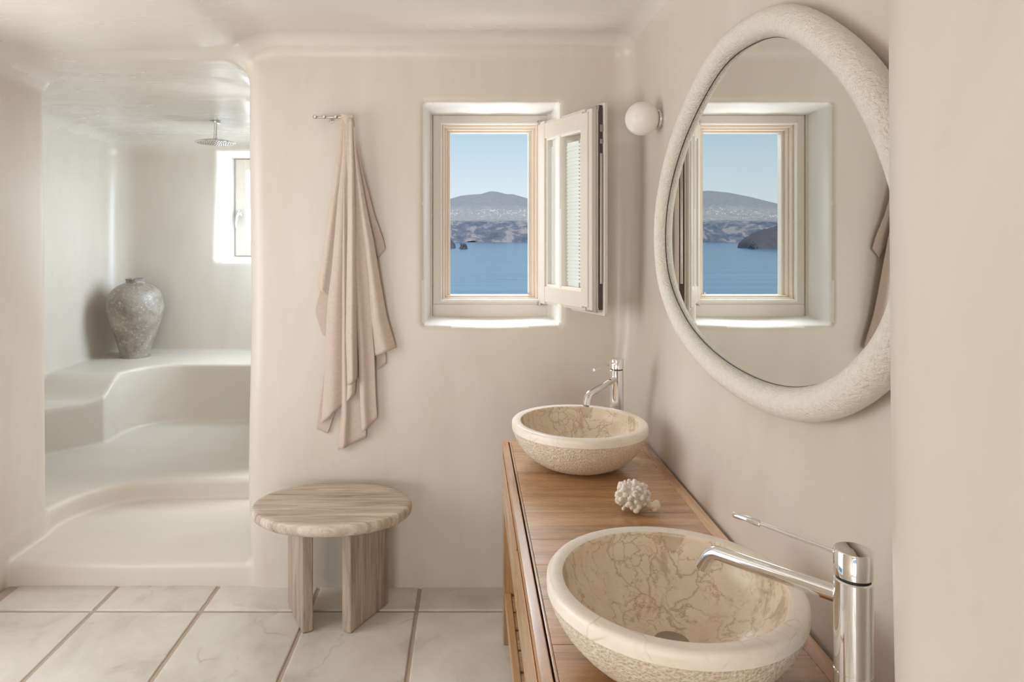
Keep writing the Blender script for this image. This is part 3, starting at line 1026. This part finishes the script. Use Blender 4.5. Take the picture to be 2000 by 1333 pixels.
# ------------------------------------------------------------------ stone basins
def make_basin(loc, label, seed):
    root = thing('stone_basin', label, 'basin', loc, 0, 'round stone basins on the vanity')
    R, H = 0.236, 0.160
    outer = []
    nO = 46
    for i in range(nO + 1):
        t = i / nO
        ang = t * 1.24
        r = 0.070 + (R - 0.070) * math.sin(ang) / math.sin(1.24)
        z = 0.0 + (H - 0.030) * (1 - math.cos(ang)) / (1 - math.cos(1.24))
        outer.append((r, z))
    outer = [(0.0, 0.0), (0.04, 0.0)] + outer + [(R + 0.0012, H - 0.028)]
    rimp = [(R + 0.0012, H - 0.028), (R + 0.0016, H - 0.016), (R + 0.0012, H - 0.006), (R - 0.003, H - 0.001), (R - 0.008, H), (R - 0.024, H), (R - 0.0290, H - 0.0015)]
    inner = []
    Ri = R - 0.031
    for i in range(41):
        t = i / 40
        ang = (PI / 2) * (1 - t)
        inner.append((max(0.0, Ri * math.sin(ang) ** 0.80), 0.030 + (H - 0.034) * (1 - math.cos(ang) ** 1.0)))
    n = 160
    V1, F1 = lathe(outer, n)
    # tooled, uneven outer face
    for i in range(2 * n, len(V1)):
        p = Vector(V1[i])
        nr = Vector((p.x, p.y, (p.z - 0.16) * 0.8)).normalized()
        w = min(1.0, (len(V1) - i) / (2.0 * n))
        d_ = 0.0010 * mnoise.noise(p * 90 + Vector((seed, 0, 0))) + 0.0009 * mnoise.noise(p * 190)
        V1[i] = p + nr * d_ * w
    mesh_obj('hammered_bowl', V1, F1, 'basin_out', root)
    V2, F2 = lathe(rimp, n)
    mesh_obj('rim', V2, F2, 'basin_rim', root, angle=60)
    V3, F3 = lathe([(R - 0.0290, H - 0.0015)] + inner, n)
    ib = mesh_obj('inner_bowl', V3, F3, 'basin_in', root)
    dr = lathe_obj('drain', [(0, 0.0075), (0.024, 0.0075), (0.0325, 0.0055), (0.0335, 0.002), (0.0335, -0.006)], 'drain', root, (0, 0, 0.034), 40)
    return root
make_basin((0.386, 1.302, VZ + 0.0015), 'cream stone basin nearest the viewer, with veined inside', 3.0)
make_basin((0.388, 2.415, VZ + 0.0015), 'cream stone basin at the far end of the vanity, below the window', 9.0)

# ------------------------------------------------------------------ faucets
def make_faucet(loc, direction, label):
    root = thing('basin_faucet', label, 'faucet', loc, math.atan2(direction[1], direction[0]), 'tall chrome basin mixers')
    r = 0.0272
    lathe_obj('base_ring', [(0, 0), (r + 0.004, 0), (r + 0.004, 0.004), (r + 0.001, 0.006), (0, 0.006)], 'chrome', root, n=48)
    lathe_obj('column', [(0, 0.005), (r, 0.005), (r, 0.1550), (r - 0.0008, 0.1555), (r - 0.0008, 0.1570), (r, 0.1575), (r, 0.2920), (r - 0.002, 0.2940), (0, 0.2940)], 'chrome', root, n=64)
    lathe_obj('seal', [(0, 0.2940), (r - 0.0035, 0.2940), (r - 0.0035, 0.2985), (0, 0.2985)], 'black', root, n=48)
    cap = lathe_obj('cap', [(0, 0.2985), (r - 0.001, 0.2985), (r, 0.2995), (r, 0.3360), (r - 0.0015, 0.3378), (0, 0.3380)], 'chrome', root, n=64)
    tube_obj('lever', [(0.020, 0, 0.324), (0.152, 0, 0.324)], 0.0036, 'chrome', root, n=20)
    tube_obj('lever_grip', [(0.1505, 0, 0.324), (0.151, 0, 0.324), (0.152, 0, 0.324), (0.2005, 0, 0.324), (0.2015, 0, 0.324)], [0.003, 0.0050, 0.0056, 0.0056, 0.0048], 'chrome', root, n=24)
    path, L = [], 0.0
    za, zb = 0.2600, 0.2450
    for i in range(10):
        t = i / 9
        path.append((0.018 + t * 0.205, 0, za + (zb - za) * t))
    cxp, czp, rr = 0.223, 0.2450 - 0.034, 0.034
    for i in range(1, 11):
        a = math.radians(90 - 4 - i * 6.2)
        path.append((cxp + 0.002 + rr * math.cos(a), 0, czp + rr * math.sin(a)))
    ex, ez = path[-1][0], path[-1][2]
    a = math.radians(90 - 4 - 62)
    dx, dz = math.sin(a), -math.cos(a)
    path.append((ex + 0.010 * 0.48, 0, ez - 0.010 * 0.88))
    path.append((ex + 0.020 * 0.48, 0, ez - 0.020 * 0.88))
    tube_obj('spout', path, 0.0128, 'chrome', root, n=32)
    ex, ez = path[-1][0], path[-1][2]
    tube_obj('aerator', [(ex - 0.002, 0, ez + 0.004), (ex + 0.0012, 0, ez - 0.0022)], 0.0095, 'drain', root, n=24)
    tube_obj('screw_cap', [(0, -r + 0.001, 0.318), (0, -r - 0.0008, 0.318)], 0.0022, 'black', root, n=14)
    return root
make_faucet((0.582, 1.035, VZ + 0.0005), (-0.585, 0.811), 'tall chrome mixer tap beside the near basin, close to the viewer')
make_faucet((0.572, 2.655, VZ + 0.0005), (-0.585, -0.811), 'tall chrome mixer tap behind the far basin')

# ------------------------------------------------------------------ coral on the vanity
def make_coral():
    bm = bmesh.new()
    r = random.Random(5)
    def blob(c, rad):
        m = Matrix.Translation(c) @ Matrix.Diagonal((rad * r.uniform(.85, 1.15), rad * r.uniform(.85, 1.15), rad * r.uniform(.9, 1.2), 1))
        bmesh.ops.create_icosphere(bm, subdivisions=2, radius=1.0, matrix=m)
    blob(Vector((0, 0, 0.040)), 0.032)
    blob(Vector((0.014, 0.002, 0.034)), 0.026)
    blob(Vector((-0.018, 0.004, 0.038)), 0.026)
    for i in range(92):
        u = 1.0 - 1.55 * (i + 0.5) / 92
        a = i * 2.39996 + r.uniform(-0.3, 0.3)
        s_ = math.sqrt(max(0, 1 - u * u))
        d_ = Vector((s_ * math.cos(a), s_ * math.sin(a), u))
        k = r.uniform(0.86, 1.16)
        rad = r.uniform(0.0050, 0.0078)
        for t in (0.72, 0.86, 1.0):
            p = Vector((d_.x * 0.047, d_.y * 0.040, d_.z * 0.042)) * (t * k) + Vector((-0.006, 0, 0.041))
            p.z = max(0.006, p.z)
            blob(p, rad * (1.05 if t == 1.0 else 0.85))
    # the broken-off stubby arm on the right
    for c, rad in (((0.040, -0.012, 0.020), 0.012), ((0.050, -0.016, 0.019), 0.012), ((0.060, -0.018, 0.019), 0.0125), ((0.062, -0.016, 0.028), 0.009), ((0.054, -0.022, 0.014), 0.010), ((0.046, -0.022, 0.022), 0.009)):
        blob(Vector(c), rad)
    o = bm_obj('coral', bm, 'coral', None, (0.487, 2.02, VZ + 0.0006), smooth=True, angle=180)
    md = o.modifiers.new('fuse', 'REMESH')
    md.mode = 'VOXEL'
    md.voxel_size = 0.0017
    md.use_smooth_shade = True
    tag(o, 'white knobbly piece of coral lying on the vanity between the basins', 'coral')
make_coral()

# ------------------------------------------------------------------ egg shaped wall mirror
GX = 0.722
ctrl = [(1.7155, 2.089), (1.956, 2.080), (2.243, 1.955), (2.430, 1.80), (2.513, 1.64), (2.480, 1.464), (2.297, 1.334), (2.061, 1.266), (1.795, 1.242), (1.56, 1.256),
        (1.38, 1.305), (1.25, 1.378), (1.155, 1.47), (1.118, 1.585), (1.15, 1.70), (1.25, 1.845), (1.38, 1.955), (1.54, 2.048)]
def closed_spline(pts, n):
    P = np.array(pts)
    m = len(P)
    out = []
    for i in range(m):
        p0, p1, p2, p3 = P[i - 1], P[i], P[(i + 1) % m], P[(i + 2) % m]
        for j in range(n):
            t = j / n
            out.append(0.5 * ((2 * p1) + (-p0 + p2) * t + (2 * p0 - 5 * p1 + 4 * p2 - p3) * t * t + (-p0 + 3 * p1 - 3 * p2 + p3) * t ** 3))
    return np.array(out)
edge = closed_spline(ctrl, 12)
for _ in range(14):
    edge = 0.25 * np.roll(edge, 1, 0) + 0.5 * edge + 0.25 * np.roll(edge, -1, 0)
mir = thing('wall_mirror', 'large egg shaped mirror in a thick cream stucco frame', 'mirror', (XR, 1.82, 1.65))
def mirror_parts():
    n = len(edge)
    tan = np.roll(edge, -1, 0) - np.roll(edge, 1, 0)
    tan /= np.linalg.norm(tan, axis=1, keepdims=True)
    nor = np.stack([tan[:, 1], -tan[:, 0]], 1)
    cen = edge.mean(0)
    if ((edge - cen) * nor).sum() < 0:
        nor = -nor
    # the frame grows fatter towards the near upper corner and the bottom
    nearness = np.clip((2.5 - edge[:, 0]) / 1.35, 0, 1)
    a = 0.034 + 0.004 * nearness
    b = 0.033 + 0.006 * nearness
    K = 28
    V, F = [], []
    for i in range(n):
        c = edge[i] + nor[i] * a[i]
        for k in range(K):
            th = 2 * PI * k / K
            off = math.cos(th) * a[i]
            dep = math.sin(th)
            x = GX - dep * b[i] if dep > 0 else min(GX - dep * 0.03, XR + 0.004)
            y, z = c + nor[i] * off
            V.append((x - XR, y - 1.82, z - 1.65))
    for i in range(n):
        j = (i + 1) % n
        for k in range(K):
            l = (k + 1) % K
            F.append((i * K + k, i * K + l, j * K + l, j * K + k))
    mesh_obj('frame', V, F, 'stucco', mir)
    G = [(GX - XR, y - 1.82, z - 1.65) for y, z in edge + nor * 0.006]
    Gb = [(GX + 0.006 - XR, y - 1.82, z - 1.65) for y, z in edge + nor * 0.006]
    m = len(G)
    faces = [tuple(range(m)), tuple(range(2 * m - 1, m - 1, -1))] + [(i, (i + 1) % m, m + (i + 1) % m, m + i) for i in range(m)]
    mesh_obj('glass', G + Gb, faces, 'mirror', mir, smooth=False)
    # dark shadow joint between glass and frame
    V, F = tube([(GX - 0.0006 - XR, y - 1.82, z - 1.65) for y, z in np.vstack([edge, edge[:2]]) + 0], 0.0014, 6, False)
    mesh_obj('joint', V, F, 'gasket', mir)
mirror_parts()

# ------------------------------------------------------------------ globe wall lamp
lamp = thing('globe_wall_lamp', 'white opal globe lamp on the wall beside the mirror', 'wall lamp', (XR, 2.69, 2.064))
lathe_obj('wall_plate', [(0, -0.006), (0.034, -0.006), (0.036, -0.002), (0.036, 0.010), (0.033, 0.013), (0, 0.013)], 'chrome', lamp, (0, 0, 0), 48, (0, -PI / 2, 0))
gp = [(0.0662 * math.sin(t), -0.0662 * math.cos(t)) for t in np.linspace(0.42, PI, 40)]
gp = [(0.0, gp[0][1])] + gp
lathe_obj('globe', gp, 'opal', lamp, (-0.072, 0, 0), 64, (0, -PI / 2, 0), 60)

# ------------------------------------------------------------------ towel hook and towel
hook = thing('towel_hook', 'small nickel hook rail with round pegs on the back wall', 'hook rail', (-0.628, YB, 2.136))
tube_obj('bar', [(-0.074, -0.038, 0), (0.074, -0.038, 0)], 0.0055, 'steel', hook, n=18)
tube_obj('mount', [(0.0, -0.036, -0.001), (0.0, 0.012, -0.010)], 0.0055, 'steel', hook, n=18)
lathe_obj('rosette', [(0, 0), (0.012, 0), (0.013, 0.003), (0.011, 0.006), (0, 0.006)], 'steel', hook, (0.0, 0.004, -0.010), 28, (PI / 2, 0, 0))
for px_ in (-0.064, -0.024, 0.028, 0.066):
    lathe_obj('peg', [(0, -0.004), (0.0065, -0.004), (0.0065, 0.010), (0.0085, 0.014), (0.0085, 0.022), (0.006, 0.025), (0, 0.0255)], 'steel', hook, (px_, -0.036, 0), 24, (PI / 2, 0, 0))

def px3(p, d):
    return ((p[0] - 917) * d / 1333.33, CAM_H - (p[1] - 462) * d / 1333.33)
def make_towel():
    D0 = 3.03
    VV, FF = [], []
    def resample(poly, n):
        P = np.array(poly, float)
        # smooth a bit by Catmull-Rom through the traced points
        seg = np.linalg.norm(np.diff(P, axis=0), axis=1)
        s = np.concatenate([[0], np.cumsum(seg)])
        u = np.linspace(0, s[-1], n)
        return np.stack([np.interp(u, s, P[:, 0]), np.interp(u, s, P[:, 1])], 1)
    def panel(left, right, depth, folds=(), nu=26, nv=70, belly=0.0, sag=0.0, curl=0.0):
        """sheet between two traced edges; depth = (top, bottom) distance from the wall; folds = (u centre, width, amplitude)"""
        depth = (max(0.068, depth[0] + 0.012), depth[1])
        L = resample(left, nv)
        R = resample(right, nv)
        base = len(VV)
        for j in range(nv):
            v = j / (nv - 1)
            for i in range(nu):
                u = i / (nu - 1)
                x_ = L[j, 0] * (1 - u) + R[j, 0] * u
                y_ = L[j, 1] * (1 - u) + R[j, 1] * u + sag * 4 * u * (1 - u) * v ** 3
                X, Z = px3((x_, y_), D0)
                off = depth[0] * (1 - v) + depth[1] * v + belly * math.sin(PI * u) * min(1, 1.8 * v)
                for uc, wd, am in folds:
                    off += am * min(1.0, v * 1.6) * math.exp(-((u - uc) / wd) ** 2)
                off += 0.0025 * mnoise.noise(Vector((X * 16, Z * 7, depth[1] * 90))) * min(1, 2 * v)
                off -= curl * (u ** 6 + (1 - u) ** 6) * v
                VV.append((X, YB - max(0.006, off), Z))
        for j in range(nv - 1):
            for i in range(nu - 1):
                a = base + j * nu + i
                FF.append((a, a + 1, a + nu + 1, a + nu))
    top = (672, 224)
    # far back layers
    panel([(668, 224), (655, 420), (640, 620), (625, 740), (611, 846)], [(676, 224), (676, 420), (672, 640), (664, 770), (634, 856)], (0.040, 0.012), nu=16)
    panel([(670, 224), (665, 460), (662, 700), (661, 816), (655, 888)], [(678, 224), (690, 460), (700, 700), (712, 800), (711, 864)], (0.040, 0.016), ((0.22, 0.12, 0.020),), nu=24)
    panel([(668, 224), (645, 420), (628, 520), (619, 572), (608, 611), (623, 657)], [(674, 224), (660, 420), (648, 520), (643, 572), (638, 620), (640, 668)], (0.042, 0.014), nu=14)
    panel([(676, 224), (690, 400), (712, 560), (724, 650), (735, 728)], [(682, 224), (710, 400), (735, 560), (750, 694), (751, 716)], (0.040, 0.014), nu=14)
    panel([(676, 224), (686, 330), (700, 420), (715, 470), (735, 505)], [(683, 226), (705, 330), (728, 420), (744, 465), (749, 487)], (0.044, 0.012), nu=14)
    panel([(672, 224), (682, 420), (694, 600), (699, 720), (701, 800), (704, 852)], [(682, 224), (706, 420), (722, 600), (729, 700), (731, 770), (734, 824)], (0.042, 0.030), ((0.25, 0.25, 0.016),), nu=20)
    # left flap that falls shorter
    panel([(667, 222), (660, 270), (652, 340), (641, 410), (630, 480), (617, 564)], [(680, 224), (676, 280), (668, 350), (660, 420), (652, 500), (638, 584)], (0.050, 0.030), ((0.35, 0.3, 0.010),), nu=22, curl=0.004)
    # front left panel running into the central ridge fold
    panel([(678, 232), (668, 300), (657, 400), (646, 520), (636, 600), (632, 670), (628, 760), (623, 834)], [(684, 228), (687, 300), (688, 400), (690, 500), (692, 600), (693, 690), (692, 750), (690, 774)], (0.054, 0.034), ((0.9, 0.16, 0.022), (0.62, 0.12, -0.010), (0.3, 0.2, 0.010)), nu=36, curl=0.010)
    # front right panel
    panel([(680, 226), (684, 300), (688, 400), (692, 500), (694, 600), (695, 660), (696, 712)], [(688, 226), (699, 320), (713, 400), (728, 472), (740, 545), (753, 620), (771, 683)], (0.056, 0.040), ((0.42, 0.12, -0.010), (0.75, 0.18, 0.016)), nu=34, curl=0.012)
    # the ridge fold itself, standing proudest
    panel([(681, 230), (680, 330), (677, 440), (673, 560), (671, 660), (674, 757)], [(687, 230), (691, 330), (694, 440), (696, 560), (696, 660), (696, 742)], (0.060, 0.062), ((0.7, 0.35, 0.024),), nu=18, curl=0.034)
    # knot-like gather over the peg
    panel([(666, 221), (664, 240)], [(690, 224), (690, 246)], (0.062, 0.060), ((0.4, 0.3, 0.008),), nu=14, nv=8, curl=0.02)
    org = Vector((-0.55, YB, 1.30))
    VV2 = [(v[0] - org.x, v[1] - org.y, v[2] - org.z) for v in VV]
    o = mesh_obj('bath_towel', VV2, FF, 'linen', None, org)
    md = o.modifiers.new('thickness', 'SOLIDIFY')
    md.thickness = 0.0030
    md.offset = 0
    tag(o, 'rose beige linen towel hanging in folds from the hook', 'towel')
make_towel()

# ------------------------------------------------------------------ travertine stool
stool = thing('travertine_stool', 'oval travertine side stool on two slab legs', 'stool', (-0.566, 2.822, 0))
def make_stool():
    n = 96
    prof = [(0.0, 0.452), (0.86, 0.452), (0.955, 0.4535), (0.985, 0.460), (1.0, 0.474), (0.997, 0.488), (0.985, 0.496), (0.968, 0.4995), (0.9, 0.5), (0.0, 0.5)]
    V, F = [], []
    for r, z in prof:
        for j in range(n):
            a = 2 * PI * j / n
            V.append((0.328 * r * math.cos(a), 0.236 * r * math.sin(a), z))
    for i in range(len(prof) - 1):
        for j in range(n):
            k = (j + 1) % n
            F.append((i * n + j, i * n + k, (i + 1) * n + k, (i + 1) * n + j))
    mesh_obj('tabletop', V, F, 'travertine', stool, angle=50)
    for (fx, fy), (bx, by) in (((-0.652, 2.752), (-0.772, 2.985)), ((-0.498, 2.752), (-0.372, 2.985))):
        f = Vector((fx + 0.566, fy - 2.822, 0))
        b = Vector((bx + 0.566, by - 2.822, 0))
        d = (b - f)
        L = d.length
        d.normalize()
        bm = bmesh.new()
        add_box(bm, 0, L, -0.023, 0.023, 0.0015, 0.4525, 0.007, 3)
        wn(bm_obj('leg', bm, 'travertine_leg', stool, f, smooth=True, rot=(0, 0, math.atan2(d.y, d.x)), angle=120))
make_stool()

# ------------------------------------------------------------------ vase on the bench
VH, VR = 0.618, 0.209
vp = [(0.0, 0.0), (0.49, 0.0), (0.515, 0.012), (0.56, 0.09), (0.655, 0.20), (0.80, 0.35), (0.94, 0.50), (1.0, 0.61), (0.985, 0.70), (0.915, 0.79), (0.80, 0.855), (0.62, 0.905), (0.42, 0.935), (0.335, 0.948),
      (0.325, 0.962), (0.335, 0.985), (0.345, 0.995), (0.325, 1.0), (0.285, 0.995), (0.275, 0.96), (0.30, 0.93), (0.5, 0.88), (0.6, 0.80)]
P_ = np.array(vp)
t_ = np.linspace(0, len(vp) - 1, 110)
def crs(P, t):
    i = int(min(len(P) - 2, math.floor(t)))
    f = t - i
    p0, p1, p2, p3 = P[max(i - 1, 0)], P[i], P[i + 1], P[min(i + 2, len(P) - 1)]
    return 0.5 * ((2 * p1) + (-p0 + p2) * f + (2 * p0 - 5 * p1 + 4 * p2 - p3) * f * f + (-p0 + 3 * p1 - 3 * p2 + p3) * f ** 3)
prof = [crs(P_, t) for t in t_]
prof = [(max(0.0, p[0]) * VR, max(0.0, p[1]) * VH) for p in prof]
V, F = lathe(prof, 72)
for i in range(len(V)):
    p = Vector(V[i])
    if p.z > 0.01:
        V[i] = p + Vector((p.x, p.y, 0)).normalized() * 0.003 * mnoise.noise(p * 9) if (p.x or p.y) else p
vase = mesh_obj('ceramic_vase', V, F, 'vase', None, (-2.65, 5.415, 0.6485), angle=70)
tag(vase, 'tall mottled grey stoneware vase on the shower bench', 'vase')

# ------------------------------------------------------------------ rain shower head
sh = thing('rain_shower_head', 'round chrome rain shower head hanging from the shower ceiling', 'shower head', (-1.81, 4.87, 2.418))
lathe_obj('ceiling_rosette', [(0, 0.004), (0.034, 0.004), (0.035, -0.006), (0.032, -0.012), (0.012, -0.015), (0, -0.015)], 'chrome', sh, n=40)
tube_obj('arm', [(0, 0, -0.01), (-0.004, 0, -0.118)], 0.0115, 'chrome', sh, n=20)
hdr = 0.137
head = lathe_obj('head', [(0, 0.030), (0.016, 0.030), (0.018, 0.020), (0.045, 0.013), (0.10, 0.006), (hdr - 0.004, -0.002), (hdr, -0.006), (hdr, -0.010), (hdr - 0.003, -0.013), (0, -0.013)], 'chrome', sh, (-0.004, 0, -0.140), 64)
bm = bmesh.new()
for k in range(1, 8):
    for j in range(6 * k):
        a = 2 * PI * j / (6 * k)
        bmesh.ops.create_cone(bm, cap_ends=True, segments=6, radius1=0.0022, radius2=0.003, depth=0.003, matrix=Matrix.Translation((0.0165 * k * math.cos(a), 0.0165 * k * math.sin(a), -0.0142)))
nz = bm_obj('nozzles', bm, 'drain', head)
nz['kind'] = 'stuff'

# ------------------------------------------------------------------ the caldera outside
SEA_Z = -70.0
sea = mesh_obj('sea', [(-9000, 30, SEA_Z), (5000, 30, SEA_Z), (9000, 22000, SEA_Z), (-16000, 22000, SEA_Z)], [(0, 1, 2, 3)], 'sea', None, smooth=False)
struct(sea, 'blue caldera sea beyond the window')

def ridge_px(px):
    xs = [150, 294, 330, 370, 410, 450, 600, 800, 880, 900, 918, 940, 955, 962, 972, 990, 1002, 1030, 1100, 1250]
    ys = [415, 403, 394, 384, 376, 372, 384, 394, 388, 382, 380, 378.5, 374, 373.2, 374.5, 379, 379, 387, 396, 410]
    return np.interp(px, xs, ys)
def build_hills():
    FPX = 1333.33
    cols = np.linspace(120, 1200, 380)
    # profile along depth: coast -> cliff top -> plateau -> ridge
    ds = np.concatenate([np.linspace(8500, 9050, 26), np.linspace(9080, 12400, 44), np.linspace(12500, 14500, 6)])
    V = np.empty((len(ds), len(cols), 3))
    for j, d in enumerate(ds):
        for i, px in enumerate(cols):
            X = (px - 917) * d / FPX
            n1 = mnoise.fractal(Vector((X * 0.0016, d * 0.0016, 1.7)), 0.9, 2.1, 6)
            n2 = mnoise.fractal(Vector((X * 0.006, d * 0.004, 5.1)), 0.8, 2.1, 5)
            n3 = mnoise.ridged_multi_fractal(Vector((X * 0.0032, 0.0, 8.3)), 0.9, 2.0, 5, 1.0, 2.0)
            top_z = (462 - ridge_px(px)) * 12000 / FPX
            cliff = 205 + 26 * n1
            if d < 9060:
                dd = d + 90 * n1 + 55 * (n3 - 1.0)
                t = min(1, max(0, (dd - 8560) / 430))
                z = SEA_Z - 12 + (cliff - SEA_Z) * (t ** 0.72) + 12 * n2 * min(1, t * 3) * (1 - t * 0.5)
            elif d < 12450:
                t = (d - 9060) / (12000 - 9060)
                if t < 1:
                    s = t * t * (3 - 2 * t) * 0.45 + 0.55 * t ** 1.3
                    z = cliff + (top_z - cliff) * s + (14 * n2 + 20 * n1) * math.sin(PI * min(1, t))
                else:
                    z = top_z - (t - 1) * 500
            else:
                z = top_z - 300 - (d - 12450) * 0.2
            V[j, i] = (X, d, z)
    nd, nc = len(ds), len(cols)
    F = [(j * nc + i, j * nc + i + 1, (j + 1) * nc + i + 1, (j + 1) * nc + i) for j in range(nd - 1) for i in range(nc - 1)]
    o = mesh_obj('island_hills', V.reshape(-1, 3), F, 'hill')
    struct(o, 'hazy rocky island rising across the sea')
    # lime-washed village below the ridge
    bm = bmesh.new()
    r = random.Random(3)
    for k in range(110):
        px = r.choice([r.gauss(955, 22), r.gauss(985, 20), r.gauss(1015, 12), r.gauss(415, 25), r.gauss(885, 6), r.gauss(340, 25)])
        if not 140 < px < 1180:
            continue
        t = min(0.5, max(0.2, r.gauss(0.34, 0.06)))
        d = 9060 + t * (12000 - 9060)
        j = int(np.searchsorted(ds, d))
        i = int(np.clip(np.searchsorted(cols, px), 0, nc - 1))
        X, Y, Z = V[j, i]
        X += r.uniform(-10, 10)
        w, h, dp = r.uniform(4, 13), r.uniform(3, 6), r.uniform(5, 10)
        add_box(bm, X - w, X + w, Y - dp - 12, Y + dp - 12, Z - 12, Z + h)
    v_ = bm_obj('village_houses', bm, 'house')
    v_['kind'] = 'stuff'
    v_['label'] = 'far white village scattered below the ridge'
    v_['category'] = 'village'
    # headland cliff seen in the mirror, tip of it left of the window view, and two sea stacks
build_hills()
def sea_rock(name, px, d, w, h, dep, label, seed, cat='rock'):
    bm = bmesh.new()
    bmesh.ops.create_icosphere(bm, subdivisions=5, radius=1.0)
    for v in bm.verts:
        p = v.co.copy()
        q = Vector((p.x, p.y, p.z)) 
        s_ = 1 + 0.45 * mnoise.fractal(q * 1.6 + Vector((seed, 0, 0)), 0.8, 2.1, 5)
        hx = max(abs(p.x), abs(p.y)) ** 0.2
        v.co = Vector((p.x * w * s_, p.y * dep * s_, max(-0.1, p.z) * h * s_ * (1.05 if p.z > 0 else 1)))
    o = bm_obj(name, bm, 'rock', None, ((px - 917) * d / 1333.33, d, SEA_Z), smooth=True, angle=180)
    return o
FPX = 1333.33
d_r = 71.6 * FPX / 24.5
tag(sea_rock('sea_stack', 905, d_r, 21, 32, 22, '', 2.0), 'small dark rock standing in the sea, seen through the window', 'rock')
tag(sea_rock('sea_stack', 363, d_r, 24, 36, 24, '', 6.0), 'small dark rock standing in the sea, seen in the mirror', 'rock')
def headland(px0, px1, hgt, label, seed):
    d = 71.6 * FPX / 24.0
    xs = np.linspace(px0, px1, 70)
    V = []
    rows = 26
    for j in range(rows):
        t = j / (rows - 1)
        for px in xs:
            e = (px1 - px) / abs(px1 - px0)
            e = max(0.0, min(1.0, e * 3.0)) ** 0.45
            X = (px - 917) * d / FPX
            n = mnoise.fractal(Vector((X * 0.012, t * 3, seed)), 0.8, 2.1, 5)
            n2 = mnoise.fractal(Vector((X * 0.03, t * 6, seed + 3)), 0.8, 2.1, 4)
            prof_h = min(1.0, t * 1.9) ** 0.75
            V.append((X, d + 330 * t + 30 * n, SEA_Z - 6 + (hgt * e * prof_h * (1 + 0.10 * n)) + 7 * n2 * e))
    n_ = len(xs)
    F = [(j * n_ + i, j * n_ + i + 1, (j + 1) * n_ + i + 1, (j + 1) * n_ + i) for j in range(rows - 1) for i in range(n_ - 1)]
    o = mesh_obj('headland', V, F, 'rock')
    return struct(o, label)
headland(120, 352, 140, 'dark cliff headland running into the sea, seen in the mirror', 1.0)
headland(700, 889, 118, 'dark cliff tip at the left edge of the window view', 4.0)
